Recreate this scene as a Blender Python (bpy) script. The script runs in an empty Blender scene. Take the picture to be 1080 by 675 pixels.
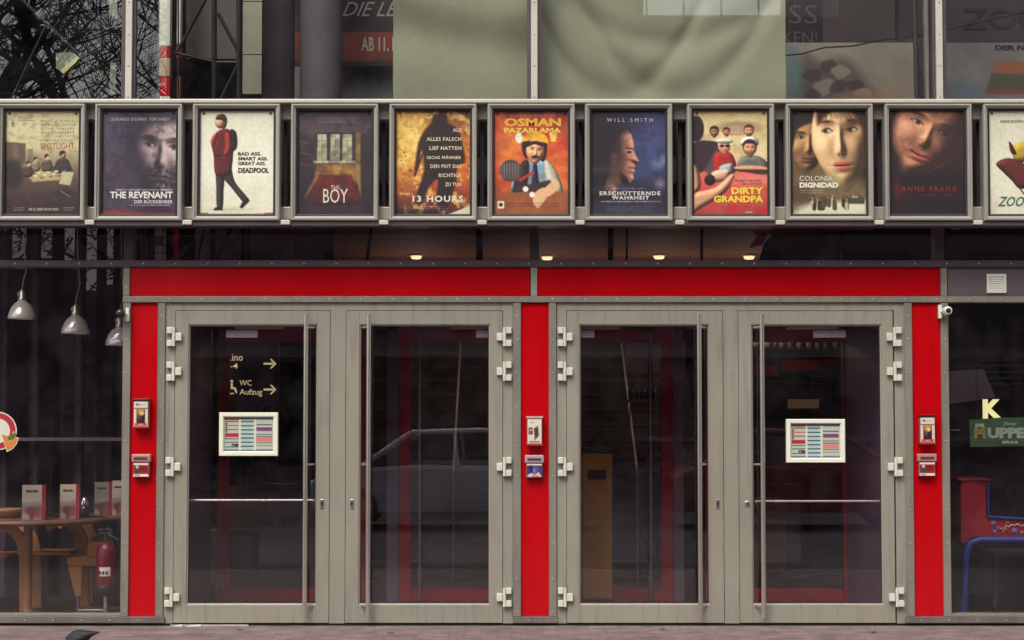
import bpy, bmesh, math, random
import numpy as np
from mathutils import Vector, Matrix
R = math.radians
random.seed(7)
SC = bpy.context.scene
COL = SC.collection

# ------------------------------------------------------------------ camera, sky, sun, exposure
CAM_Y, CAM_Z, TILT, FPX = -14.0, 1.40, R(3.0), 2100.0
cd = bpy.data.cameras.new('camera'); cam = bpy.data.objects.new('camera', cd); COL.objects.link(cam)
cd.sensor_width = 36; cd.lens = 36*FPX/1080; cd.clip_end = 2000; cd.clip_start = 0.1
cam.location = (0, CAM_Y, CAM_Z); cam.rotation_euler = (R(90)+TILT, 0, 0)
SC.camera = cam
W = bpy.data.worlds.new('World'); SC.world = W; W.use_nodes = True
nt = W.node_tree; nt.nodes.clear()
SUN_EL, SUN_AZ = R(50), R(202)      # azimuth clockwise from +Y: the sun stands behind the camera, a little to the left
sky = nt.nodes.new('ShaderNodeTexSky'); sky.sky_type = 'NISHITA'; sky.sun_disc = False
sky.sun_elevation = SUN_EL; sky.sun_rotation = SUN_AZ; sky.dust_density = 4; sky.air_density = 1.0
hs = nt.nodes.new('ShaderNodeHueSaturation'); hs.inputs['Saturation'].default_value = 0.22   # overcast: nearly grey
bg = nt.nodes.new('ShaderNodeBackground'); bg.inputs[1].default_value = 0.15
wo = nt.nodes.new('ShaderNodeOutputWorld')
nt.links.new(sky.outputs[0], hs.inputs['Color']); nt.links.new(hs.outputs[0], bg.inputs[0]); nt.links.new(bg.outputs[0], wo.inputs[0])
sl = bpy.data.lights.new('sun', 'SUN'); sl.energy = 0.95; sl.angle = R(22); sl.color = (1.0, 0.93, 0.80)
so = bpy.data.objects.new('sun', sl); COL.objects.link(so); so.location = (-6, -20, 25)
sd = Vector((math.sin(SUN_AZ)*math.cos(SUN_EL), math.cos(SUN_AZ)*math.cos(SUN_EL), math.sin(SUN_EL)))
so.rotation_euler = sd.to_track_quat('Z', 'Y').to_euler()
vs = SC.view_settings; vs.view_transform = 'Standard'; vs.look = 'None'; vs.gamma = 1; vs.exposure = 0.52
SC.render.resolution_x = 1024; SC.render.resolution_y = 640

# ------------------------------------------------------------------ measuring: a sight line met by a plane parallel to the facade
def P(px, py, Y=0.0):
    u, v = (px-540)/FPX, (337.5-py)/FPX
    c, s = math.cos(TILT), math.sin(TILT)
    d = (u, c - v*s, s + v*c)
    t = (Y-CAM_Y)/d[1]
    return (u*t, Y, CAM_Z + d[2]*t)
def X(px, py, Y=0.0): return P(px, py, Y)[0]
def Z(py, Y=0.0): return P(540, py, Y)[2]

# ------------------------------------------------------------------ colours and materials
def lin(c):
    c = np.asarray(c, float)/255.0
    return np.where(c <= 0.04045, c/12.92, ((c+0.055)/1.055)**2.4)
MATS = {}
def mat(name, rgb, rough=0.5, metal=0.0, var=0.12, scale=6.0, bump=0.0, bscale=60.0, coat=0.0, stretch=None, spec=0.5, grime=0.0):
    """procedural principled material; rgb is a linear base colour; var mottles it"""
    if name in MATS: return MATS[name]
    m = bpy.data.materials.new(name); m.use_nodes = True; n = m.node_tree.nodes; l = m.node_tree.links
    b = n['Principled BSDF']; b.inputs['Roughness'].default_value = rough; b.inputs['Metallic'].default_value = metal
    b.inputs['Specular IOR Level'].default_value = spec
    if coat: b.inputs['Coat Weight'].default_value = coat; b.inputs['Coat Roughness'].default_value = 0.08
    tc = n.new('ShaderNodeTexCoord'); mp = n.new('ShaderNodeMapping')
    if stretch: mp.inputs['Scale'].default_value = stretch
    l.new(tc.outputs['Object'], mp.inputs[0])
    no = n.new('ShaderNodeTexNoise'); no.inputs['Scale'].default_value = scale; no.inputs['Detail'].default_value = 6
    l.new(mp.outputs[0], no.inputs['Vector'])
    ra = n.new('ShaderNodeValToRGB'); l.new(no.outputs['Fac'], ra.inputs[0])
    ra.color_ramp.elements[0].position = 0.3; ra.color_ramp.elements[1].position = 0.72
    ra.color_ramp.elements[0].color = tuple(max(0, c*(1-var)) for c in rgb)+(1,)
    ra.color_ramp.elements[1].color = tuple(min(1, c*(1+var)) for c in rgb)+(1,)
    if grime:
        m2_ = n.new('ShaderNodeMapping'); m2_.inputs['Scale'].default_value = (9, 9, .9); l.new(tc.outputs['Object'], m2_.inputs[0])
        ng = n.new('ShaderNodeTexNoise'); ng.inputs['Scale'].default_value = 2.0; ng.inputs['Detail'].default_value = 9; ng.inputs['Roughness'].default_value = .65; l.new(m2_.outputs[0], ng.inputs['Vector'])
        gr = n.new('ShaderNodeMapRange'); gr.inputs[1].default_value = .50; gr.inputs[2].default_value = .76; gr.inputs[3].default_value = 0; gr.inputs[4].default_value = grime; l.new(ng.outputs['Fac'], gr.inputs[0])
        mxg = n.new('ShaderNodeMix'); mxg.data_type = 'RGBA'; l.new(gr.outputs[0], mxg.inputs[0]); l.new(ra.outputs[0], mxg.inputs[6]); mxg.inputs[7].default_value = tuple(c*.45 for c in rgb)+(1,)
        l.new(mxg.outputs[2], b.inputs['Base Color'])
    else: l.new(ra.outputs[0], b.inputs['Base Color'])
    mr = n.new('ShaderNodeMapRange'); l.new(no.outputs['Fac'], mr.inputs[0])
    mr.inputs[3].default_value = max(0, rough-0.08); mr.inputs[4].default_value = min(1, rough+0.08)
    l.new(mr.outputs[0], b.inputs['Roughness'])
    if bump:
        n2 = n.new('ShaderNodeTexNoise'); n2.inputs['Scale'].default_value = bscale; n2.inputs['Detail'].default_value = 4
        l.new(mp.outputs[0], n2.inputs['Vector'])
        bp = n.new('ShaderNodeBump'); bp.inputs['Strength'].default_value = bump; bp.inputs['Distance'].default_value = 0.01
        l.new(n2.outputs['Fac'], bp.inputs['Height']); l.new(bp.outputs[0], b.inputs['Normal'])
    MATS[name] = m; return m
def emit(name, rgb, strength):
    if name in MATS: return MATS[name]
    m = bpy.data.materials.new(name); m.use_nodes = True; n = m.node_tree.nodes
    b = n['Principled BSDF']; b.inputs['Base Color'].default_value = tuple(rgb)+(1,)
    b.inputs['Emission Color'].default_value = tuple(rgb)+(1,); b.inputs['Emission Strength'].default_value = strength
    MATS[name] = m; return m
def glass(name, ior, tint, wave=0.0, dirt=0.0):
    """clear pane: what lies behind seen through it, the street mirrored by Fresnel"""
    if name in MATS: return MATS[name]
    m = bpy.data.materials.new(name); m.use_nodes = True; n = m.node_tree.nodes; l = m.node_tree.links
    n.remove(n['Principled BSDF']); out = n['Material Output']
    tr = n.new('ShaderNodeBsdfTransparent'); tr.inputs[0].default_value = tuple(tint)+(1,)
    gl = n.new('ShaderNodeBsdfGlossy'); gl.inputs['Roughness'].default_value = 0.0
    fr = n.new('ShaderNodeFresnel'); fr.inputs['IOR'].default_value = ior
    mx = n.new('ShaderNodeMixShader'); ge = n.new('ShaderNodeNewGeometry'); iv = n.new('ShaderNodeMath'); iv.operation = 'SUBTRACT'; iv.inputs[0].default_value = 1; l.new(ge.outputs['Backfacing'], iv.inputs[1])
    mu = n.new('ShaderNodeMath'); mu.operation = 'MULTIPLY'; l.new(fr.outputs[0], mu.inputs[0]); l.new(iv.outputs[0], mu.inputs[1])
    m3 = n.new('ShaderNodeMath'); m3.operation = 'MULTIPLY'; m3.use_clamp = True; m3.inputs[1].default_value = 1.85; l.new(mu.outputs[0], m3.inputs[0])      # both faces of the pane, counted once
    l.new(m3.outputs[0], mx.inputs[0]); l.new(tr.outputs[0], mx.inputs[1]); l.new(gl.outputs[0], mx.inputs[2])
    tc = n.new('ShaderNodeTexCoord')
    if wave:
        no = n.new('ShaderNodeTexNoise'); no.inputs['Scale'].default_value = 2.2; no.inputs['Detail'].default_value = 1
        l.new(tc.outputs['Object'], no.inputs['Vector'])
        bp = n.new('ShaderNodeBump'); bp.inputs['Strength'].default_value = wave; bp.inputs['Distance'].default_value = 0.01
        l.new(no.outputs['Fac'], bp.inputs['Height']); l.new(bp.outputs[0], gl.inputs['Normal'])
    last = mx
    if dirt:    # a thin film of dust, with a shape of its own
        df = n.new('ShaderNodeBsdfDiffuse'); df.inputs[0].default_value = (.35, .32, .30, 1)
        nd = n.new('ShaderNodeTexNoise'); nd.inputs['Scale'].default_value = 3.0; nd.inputs['Detail'].default_value = 9; nd.inputs['Roughness'].default_value = .7
        l.new(tc.outputs['Object'], nd.inputs['Vector'])
        mr = n.new('ShaderNodeMapRange'); mr.inputs[1].default_value = .42; mr.inputs[2].default_value = .8; mr.inputs[3].default_value = 0.0; mr.inputs[4].default_value = dirt
        l.new(nd.outputs['Fac'], mr.inputs[0])
        m2 = n.new('ShaderNodeMixShader'); l.new(mr.outputs[0], m2.inputs[0]); l.new(mx.outputs[0], m2.inputs[1]); l.new(df.outputs[0], m2.inputs[2]); last = m2
    l.new(last.outputs[0], out.inputs[0])
    MATS[name] = m; return m
def printed(name, rough=0.45, coat=0.0):
    """ink on paper: base colour from the printed colour of the mesh"""
    if name in MATS: return MATS[name]
    m = bpy.data.materials.new(name); m.use_nodes = True; n = m.node_tree.nodes; l = m.node_tree.links
    b = n['Principled BSDF']; b.inputs['Roughness'].default_value = rough; b.inputs['Coat Weight'].default_value = coat; b.inputs['Coat Roughness'].default_value = .05
    a = n.new('ShaderNodeAttribute'); a.attribute_name = 'ink'
    l.new(a.outputs['Color'], b.inputs['Base Color'])
    MATS[name] = m; return m

GREY = mat('grey_painted_metal', (.268, .246, .200), .40, .0, .07, 1.6, .02, 350, grime=.6)
STRIP = mat('grey_cover_strip', (.225, .200, .165), .40, .1, .08, 4, .05, 300, grime=.6)
SILL = mat('sill_metal', (.16, .135, .125), .45, .2, .16, 5, grime=.7)
BEAM = mat('dark_purple_grey_steel', (.085, .062, .070), .45, .2, .12, 5)
RED = mat('red_enamel_panel', (.47, .0012, .0050), .20, 0, .06, 1.8, .035, 5, spec=.35, grime=.35)
PANEL = mat('grey_infill_panel', (.115, .088, .095), .45, 0, .06, 2)
ALU = mat('pale_frame_aluminium', (.35, .33, .285), .32, .15, .06, 3)
RAILM = mat('cream_rail_metal', (.53, .50, .42), .4, .1, .06, 8)
HINGE = mat('cream_hinge_metal', (.64, .63, .53), .35, .1, .06, 12)
STEEL = mat('brushed_steel', (.58, .53, .48), .24, .85, .10, 20, stretch=(1, 1, .05))
BOLT = mat('bolt_steel', (.42, .38, .34), .35, .6, .15, 30)
RUBBER = mat('black_gasket', (.012, .010, .012), .6)
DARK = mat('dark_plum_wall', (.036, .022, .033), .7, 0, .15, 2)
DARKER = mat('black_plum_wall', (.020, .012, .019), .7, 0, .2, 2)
INRED = mat('dark_red_door_paint', (.52, .004, .020), .4, 0, .06, 3)
WHITE = mat('white_plastic', (.72, .72, .62), .35, 0, .04, 20)
BLACK = mat('black_plastic', (.012, .011, .013), .35)
CONCRETE = mat('column_concrete', (.11, .095, .105), .75, 0, .14, 3, .1, 40)
WOOD = mat('orange_wood', (.36, .15, .05), .4, 0, .2, 4, stretch=(1, 8, 1))
PAVE = None
G_DOOR = glass('door_glass', 1.74, (.95, .905, .94), .014, .022)
G_UP = glass('tinted_upper_glass', 1.72, (.95, .955, .94), .012, .03)
G_WIN = glass('window_glass', 1.58, (.95, .915, .945), .014, .028)
INK = printed('poster_ink', .5)
INKG = printed('glossy_ink', .3, .3)
INKV = printed('printed_vinyl', .6)

# ------------------------------------------------------------------ text outlines from the built-in font
TX = {}
def text_geo(body, bold=0.0, space=1.0):
    k = (body, bold, space)
    if k in TX: return TX[k]
    cu = bpy.data.curves.new('lettering', 'FONT'); cu.body = body; cu.offset = bold; cu.space_character = space; cu.resolution_u = 2
    o = bpy.data.objects.new('lettering', cu); COL.objects.link(o)
    dg = bpy.context.evaluated_depsgraph_get(); dg.update()
    me = o.evaluated_get(dg).to_mesh()
    v = np.array([x.co[:2] for x in me.vertices], float); f = [tuple(p.vertices) for p in me.polygons]
    o.evaluated_get(dg).to_mesh_clear()
    bpy.data.objects.remove(o); bpy.data.curves.remove(cu)
    mn, mxx = v.min(0), v.max(0); v = (v-mn)/(mxx-mn)
    TX[k] = (v, f); return TX[k]

# ------------------------------------------------------------------ mesh builder: everything added becomes ONE mesh object
LOC = {}
class MB:
    def __init__(s): s.v = []; s.f = []; s.m = []; s.c = {}; s.sm = []
    def add(s, vs, fs, mi=0, col=None, smooth=False):
        o = len(s.v); s.v += [tuple(p) for p in vs]
        for f in fs: s.f.append(tuple(i+o for i in f)); s.m.append(mi); s.sm.append(smooth)
        if col is not None:
            if isinstance(col, (tuple, list)) and len(col) == 3 and not hasattr(col[0], '__len__'):
                for i in range(len(vs)): s.c[o+i] = col
            else:
                for i in range(len(vs)): s.c[o+i] = tuple(col[i])
        return s
    def box(s, a, b, mi=0, col=None):
        x0, y0, z0 = [min(p, q) for p, q in zip(a, b)]; x1, y1, z1 = [max(p, q) for p, q in zip(a, b)]
        v = [(x0,y0,z0),(x1,y0,z0),(x1,y1,z0),(x0,y1,z0),(x0,y0,z1),(x1,y0,z1),(x1,y1,z1),(x0,y1,z1)]
        return s.add(v, [(0,3,2,1),(4,5,6,7),(0,1,5,4),(1,2,6,5),(2,3,7,6),(3,0,4,7)], mi, col)
    def pbox(s, x0, y0, x1, y1, Yf, Yb, ref=None, mi=0, col=None):
        """box whose front face, at depth Yf, spans the measured rectangle"""
        r = (y0+y1)/2 if ref is None else ref
        return s.box((X(x0, r, Yf), Yf, Z(y1, Yf)), (X(x1, r, Yf), Yb, Z(y0, Yf)), mi, col)
    def quadpoly(s, pts, Yf, thick, mi=0, col=None):
        """polygon (world x,z pairs, any winding) made a slab"""
        n = len(pts); v = [(x, Yf, z) for x, z in pts]+[(x, Yf+thick, z) for x, z in pts]
        area = sum(pts[i][0]*pts[(i+1) % n][1]-pts[(i+1) % n][0]*pts[i][1] for i in range(n))
        f = [tuple(range(n)), tuple(range(2*n-1, n-1, -1))]+[(i, i+n, (i+1) % n+n, (i+1) % n) for i in range(n)]
        if area < 0: f = [t[::-1] for t in f]
        return s.add(v, f, mi, col)
    def ppoly(s, pts, Yf, thick, mi=0, col=None):
        return s.quadpoly([(P(a, b, Yf)[0], P(a, b, Yf)[2]) for a, b in pts], Yf, thick, mi, col)
    def cyl(s, p0, p1, r0, r1=None, n=12, mi=0, cap=True, col=None, smooth=True):
        r1 = r0 if r1 is None else r1; p0 = Vector(p0); p1 = Vector(p1); d = (p1-p0).normalized()
        a = d.orthogonal().normalized(); b = d.cross(a)
        v = []
        for p, r in ((p0, r0), (p1, r1)):
            for i in range(n):
                t = 2*math.pi*i/n; v.append(p+a*(r*math.cos(t))+b*(r*math.sin(t)))
        s.add(v, [(i, (i+1) % n, n+(i+1) % n, n+i) for i in range(n)], mi, col, smooth)
        if cap: s.add(v[:n], [tuple(range(n-1, -1, -1))], mi, col); s.add(v[n:], [tuple(range(n))], mi, col)
        return s
    def tube(s, pts, r, n=8, mi=0, col=None):
        pts = [Vector(p) for p in pts]; rs = r if hasattr(r, '__len__') else [r]*len(pts)
        v = []; a = None
        for i, p in enumerate(pts):
            d = (pts[min(i+1, len(pts)-1)]-pts[max(i-1, 0)]).normalized()
            a = d.orthogonal().normalized() if a is None else (a-d*a.dot(d)).normalized()
            b = d.cross(a)
            for k in range(n):
                t = 2*math.pi*k/n; v.append(p+a*(rs[i]*math.cos(t))+b*(rs[i]*math.sin(t)))
        f = []
        for i in range(len(pts)-1):
            for k in range(n): f.append((i*n+k, i*n+(k+1) % n, (i+1)*n+(k+1) % n, (i+1)*n+k))
        s.add(v, f, mi, col, True)
        s.add(v[:n], [tuple(range(n-1, -1, -1))], mi, col); s.add(v[-n:], [tuple(range(n))], mi, col); return s
    def lathe(s, prof, c, n=24, mi=0, axis='z', col=None):
        v = []
        for r, h in prof:
            for i in range(n):
                t = 2*math.pi*i/n; q = (r*math.cos(t), r*math.sin(t), h)
                if axis == 'y': q = (q[0], h, q[1])
                v.append((c[0]+q[0], c[1]+q[1], c[2]+q[2]))
        f = []
        for j in range(len(prof)-1):
            for i in range(n): f.append((j*n+i, j*n+(i+1) % n, (j+1)*n+(i+1) % n, (j+1)*n+i))
        s.add(v, f, mi, col, True)
        return s
    def ring(s, x0, z0, x1, z1, prof, mi=0):
        """mitred rectangular frame: profile of (inset, y) swept round a rectangle"""
        v = []
        for ins, y in prof:
            v += [(x0+ins, y, z0+ins), (x1-ins, y, z0+ins), (x1-ins, y, z1-ins), (x0+ins, y, z1-ins)]
        f = []
        for j in range(len(prof)-1):
            for i in range(4): f.append((j*4+i, j*4+(i+1) % 4, (j+1)*4+(i+1) % 4, (j+1)*4+i))
        return s.add(v, f, mi)
    def text(s, body, x0, z0, x1, z1, Y, bold=0.0, space=1.0, mi=0, col=None, shear=0.0):
        v, f = text_geo(body, bold, space)
        w = [(x0+(a+shear*b)*(x1-x0), Y, z0+b*(z1-z0)) for a, b in v]
        return s.add(w, f, mi, col)
    def ptext(s, body, x0, y0, x1, y1, Y, **k):
        a = P(x0, y1, Y); b = P(x1, y0, Y); return s.text(body, a[0], a[2], b[0], b[2], Y, **k)
    def bolts(s, pts, Y, r=.008, mi=1):
        for x, z in pts:
            s.lathe([(r, Y), (r, Y-.003), (r*.72, Y-.006), (0.0004, Y-.007)], (x, 0, z), 8, mi, 'y')
        return s
    def build(s, name, mats, parent=None, bevel=0.0, loc=None):
        me = bpy.data.meshes.new(name)
        off = Vector(LOC[parent.name]) if parent is not None else Vector(loc or (0, 0, 0))
        me.from_pydata([tuple(Vector(p)-off) for p in s.v], [], s.f)
        for m in (mats if isinstance(mats, (list, tuple)) else [mats]): me.materials.append(m)
        me.polygons.foreach_set('material_index', s.m)
        me.polygons.foreach_set('use_smooth', s.sm)
        if s.c:
            at = me.color_attributes.new('ink', 'FLOAT_COLOR', 'POINT')
            a = np.ones((len(s.v), 4), np.float32)
            for i, c in s.c.items(): a[i, :3] = c
            at.data.foreach_set('color', a.ravel())
        me.update()
        o = bpy.data.objects.new(name, me); COL.objects.link(o)
        if parent is not None: o.parent = parent; LOC[o.name] = tuple(off)
        else: o.location = off; LOC[o.name] = tuple(off)
        if bevel:
            b = o.modifiers.new('bevel', 'BEVEL'); b.width = bevel; b.segments = 2; b.limit_method = 'ANGLE'; b.angle_limit = R(40); b.harden_normals = False
        return o
def tag(o, label=None, cat=None, group=None, kind=None):
    if label: o['label'] = label
    if cat: o['category'] = cat
    if group: o['group'] = group
    if kind: o['kind'] = kind
    return o
def thing(name, loc, label, cat, group=None):
    o = bpy.data.objects.new(name, None); COL.objects.link(o); o.location = loc; o.empty_display_size = .1
    LOC[o.name] = tuple(loc); return tag(o, label, cat, group)
def rgb(r, g, b): return tuple(float(q) for q in lin((r, g, b)))

# ================================================================== GROUND
def ground_mat():
    m = bpy.data.materials.new('pavement_bricks'); m.use_nodes = True; n = m.node_tree.nodes; l = m.node_tree.links
    b = n['Principled BSDF']; b.inputs['Roughness'].default_value = .8
    tc = n.new('ShaderNodeTexCoord')
    br = n.new('ShaderNodeTexBrick'); br.inputs['Scale'].default_value = 1; br.inputs['Brick Width'].default_value = .21; br.inputs['Row Height'].default_value = .105
    br.inputs['Mortar Size'].default_value = .004; br.inputs['Mortar Smooth'].default_value = .4
    br.inputs['Color1'].default_value = (.235, .165, .157, 1); br.inputs['Color2'].default_value = (.18, .122, .120, 1); br.inputs['Mortar'].default_value = (.13, .092, .092, 1)
    l.new(tc.outputs['Object'], br.inputs['Vector'])
    no = n.new('ShaderNodeTexNoise'); no.inputs['Scale'].default_value = 5; no.inputs['Detail'].default_value = 10; no.inputs['Roughness'].default_value = .7
    l.new(tc.outputs['Object'], no.inputs['Vector'])
    mr = n.new('ShaderNodeMapRange'); mr.inputs[1].default_value = .3; mr.inputs[2].default_value = .7; mr.inputs[3].default_value = .5; mr.inputs[4].default_value = 1.4
    l.new(no.outputs['Fac'], mr.inputs[0])
    mx = n.new('ShaderNodeMix'); mx.data_type = 'RGBA'; mx.blend_type = 'MULTIPLY'; mx.inputs[0].default_value = 1
    l.new(br.outputs['Color'], mx.inputs[6]); l.new(mr.outputs[0], mx.inputs[7]); l.new(mx.outputs[2], b.inputs['Base Color'])
    bp = n.new('ShaderNodeBump'); bp.inputs['Strength'].default_value = .5; bp.inputs['Distance'].default_value = .01
    n3 = n.new('ShaderNodeTexNoise'); n3.inputs['Scale'].default_value = 120; l.new(tc.outputs['Object'], n3.inputs['Vector'])
    ad = n.new('ShaderNodeMath'); ad.operation = 'MULTIPLY_ADD'; ad.inputs[1].default_value = .4
    l.new(n3.outputs['Fac'], ad.inputs[0]); inv = n.new('ShaderNodeMath'); inv.operation = 'SUBTRACT'; inv.inputs[0].default_value = 1; l.new(br.outputs['Fac'], inv.inputs[1])
    l.new(inv.outputs[0], ad.inputs[2]); l.new(ad.outputs[0], bp.inputs['Height']); l.new(bp.outputs[0], b.inputs['Normal'])
    return m
g = MB(); g.add([(-300, -300, -.15), (300, -300, -.15), (300, 300, -.15), (-300, 300, -.15)], [(0, 1, 2, 3)])
tag(g.build('ground', mat('asphalt', (.058, .046, .053), .85, 0, .3, .6, .4, 90)), kind='structure')
g = MB(); g.box((-30, -5.2, -.14), (30, .0, 0)); tag(g.build('pavement', ground_mat()), kind='structure')
g = MB(); g.box((-30, -5.36, -.14), (30, -5.2, .004)); tag(g.build('kerb', mat('kerb_stone', (.25, .23, .21), .8, 0, .2, 5)), kind='structure')

# ================================================================== CINEMA BUILDING (one thing: structure, panels, panes, doors)
BLD = thing('cinema_building', (0, 0, 0), 'cinema entrance front of dark glass, red enamel panels and grey metal double doors', 'building')
def part(mb, name, mats, bevel=0.0, parent=None): return mb.build(name, mats, parent or BLD, bevel)
YS = -.062      # front of the cover strips
# --- glass panes
def pane(x0, y0, x1, y1, Y, m, ref=None, name='glass_pane', parent=None, t=.008):
    b = MB(); b.pbox(x0, y0, x1, y1, Y, Y+t, ref); return part(b, name, m, 0, parent)
for a, c in ((-140, 134), (137.5, 562), (566, 989), (993, 1230)):
    pane(a, -260, c, 235, 0, G_UP, 60)
for a, c in ((-140, 131), (135, 561), (567, 993), (997, 1230)):
    pane(a, 238, c, 276, 0, G_DOOR, 256)
pane(-140, 281, 130, 650, 0, G_WIN, 470); pane(1000, 318, 1230, 650, 0, G_WIN, 470)
# --- upper mullions: pale cover strip between two dark channels
def col_x(xa, ya, xb, yb, y): return xa+(xb-xa)*(y-ya)/(yb-ya)
for xc in (135.5, 563.5, 991):
    b = MB(); b.pbox(xc-7.5, -260, xc+7.5, 238, -.03, .10, 60); part(b, 'mullion', BEAM, .003)
    b = MB(); b.pbox(xc-3.4, -260, xc+3.4, 106, YS, -.031, 60)
    b.bolts([(X(xc, 60, YS), Z(y, YS)) for y in (2, 36, 69, 102, -30, -62)], YS, .0065)
    part(b, 'cover_strip', [RAILM, BOLT], .003)
    b = MB(); b.pbox(xc-5, 238, xc+5, 275, -.035, .10, 256); part(b, 'mullion', BEAM, .003)
# --- long dark beam with bolts
b = MB(); b.pbox(-140, 274.5, 1230, 281.5, -.075, .12); b.bolts([(X(x, 278, -.075), Z(278, -.075)) for x in np.arange(-120, 1200, 33.9)], -.075, .0075)
part(b, 'beam', [BEAM, BOLT], .004)
# --- transom under the red fascia
b = MB(); b.pbox(129.5, 312.5, 1230, 318.8, -.068, .10); b.bolts([(X(x, 315, -.068), Z(315.4, -.068)) for x in np.arange(145, 1200, 33.7)], -.068, .0075)
part(b, 'transom', [STRIP, BOLT], .003)
# --- red fascia, grey fascia
for a, c in ((137, 559), (567, 991.5)):
    b = MB(); b.pbox(a, 281.8, c, 312.2, -.045, .05); part(b, 'red_fascia', RED, .002)
b = MB(); b.pbox(999.5, 281.8, 1230, 312.2, -.045, .05); part(b, 'grey_fascia', PANEL, .002)
for a in (129.8, 559.8, 992.2):
    b = MB(); b.pbox(a, 281.8, a+6.8, 312.2, YS, .10); b.bolts([(X(a+3.4, 296, YS), Z(y, YS)) for y in (285.5, 303)], YS, .0075)
    part(b, 'cover_strip', [STRIP if a > 900 or a < 200 else ALU, BOLT], .003)
# --- red columns and their strips
for k, (a, c) in enumerate(((136.5, 165), (549.5, 579), (963.5, 994))):
    b = MB(); b.pbox(a, 319.2, c, 650, -.04, .10, 488); part(b, 'red_panel', RED, .002)
    for q0, q1 in ((a-8.3, a), (c, c+8.0)):
        b = MB(); b.pbox(q0, 319.2, q1-.1, 650, YS, .11, 488)
        b.bolts([(X((q0+q1)/2, 488, YS), Z(y, YS)) for y in (333, 358, 393, 429, 465, 502, 538, 573, 610, 645)], YS, .0068)
        part(b, 'cover_strip', [STRIP, BOLT], .003)
# --- sills
for a, c in ((-140, 173), (541, 587.5), (955, 1230)):
    b = MB(); b.pbox(a, 650.4, c, 657.2, -.07, .12, 654)
    for x in np.arange(a+16, c, 30): b.bolts([(X(x, 654, -.07), Z(654.3, -.07))], -.07, .006)
    part(b, 'sill', [SILL, BOLT], .003)
for a, c in ((-140, 128), (1002.5, 1230)):
    b = MB(); b.pbox(a, 647.2, c, 650.0, -.05, .08, 648); part(b, 'window_rail', STRIP, .002)
b = MB(); b.box((-9, -.035, -.002), (9, .10, Z(657.4, -.05))); part(b, 'plinth', RUBBER)
# --- door frames (jambs, head, centre posts)
for (a, c, m0, m1) in ((173.2, 541, 347.8, 364.2), (587.2, 955, 763.4, 779.2)):
    b = MB(); Yf, Yb = -.045, .07
    b.pbox(a, 319.2, c, 327.6, Yf, Yb)
    b.pbox(a, 327.6, a+10.3, 657.6, Yf, Yb, 488); b.pbox(c-10.6, 327.6, c, 657.6, Yf, Yb, 488); b.pbox(m0, 327.6, m1, 657.6, Yf, Yb, 488)
    part(b, 'door_frame', GREY, .002)
    # thin black shadow gap behind the leaves
    b = MB(); b.pbox(a+10, 327.3, m0+.3, 657.9, -.012, .02, 488); 
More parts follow.
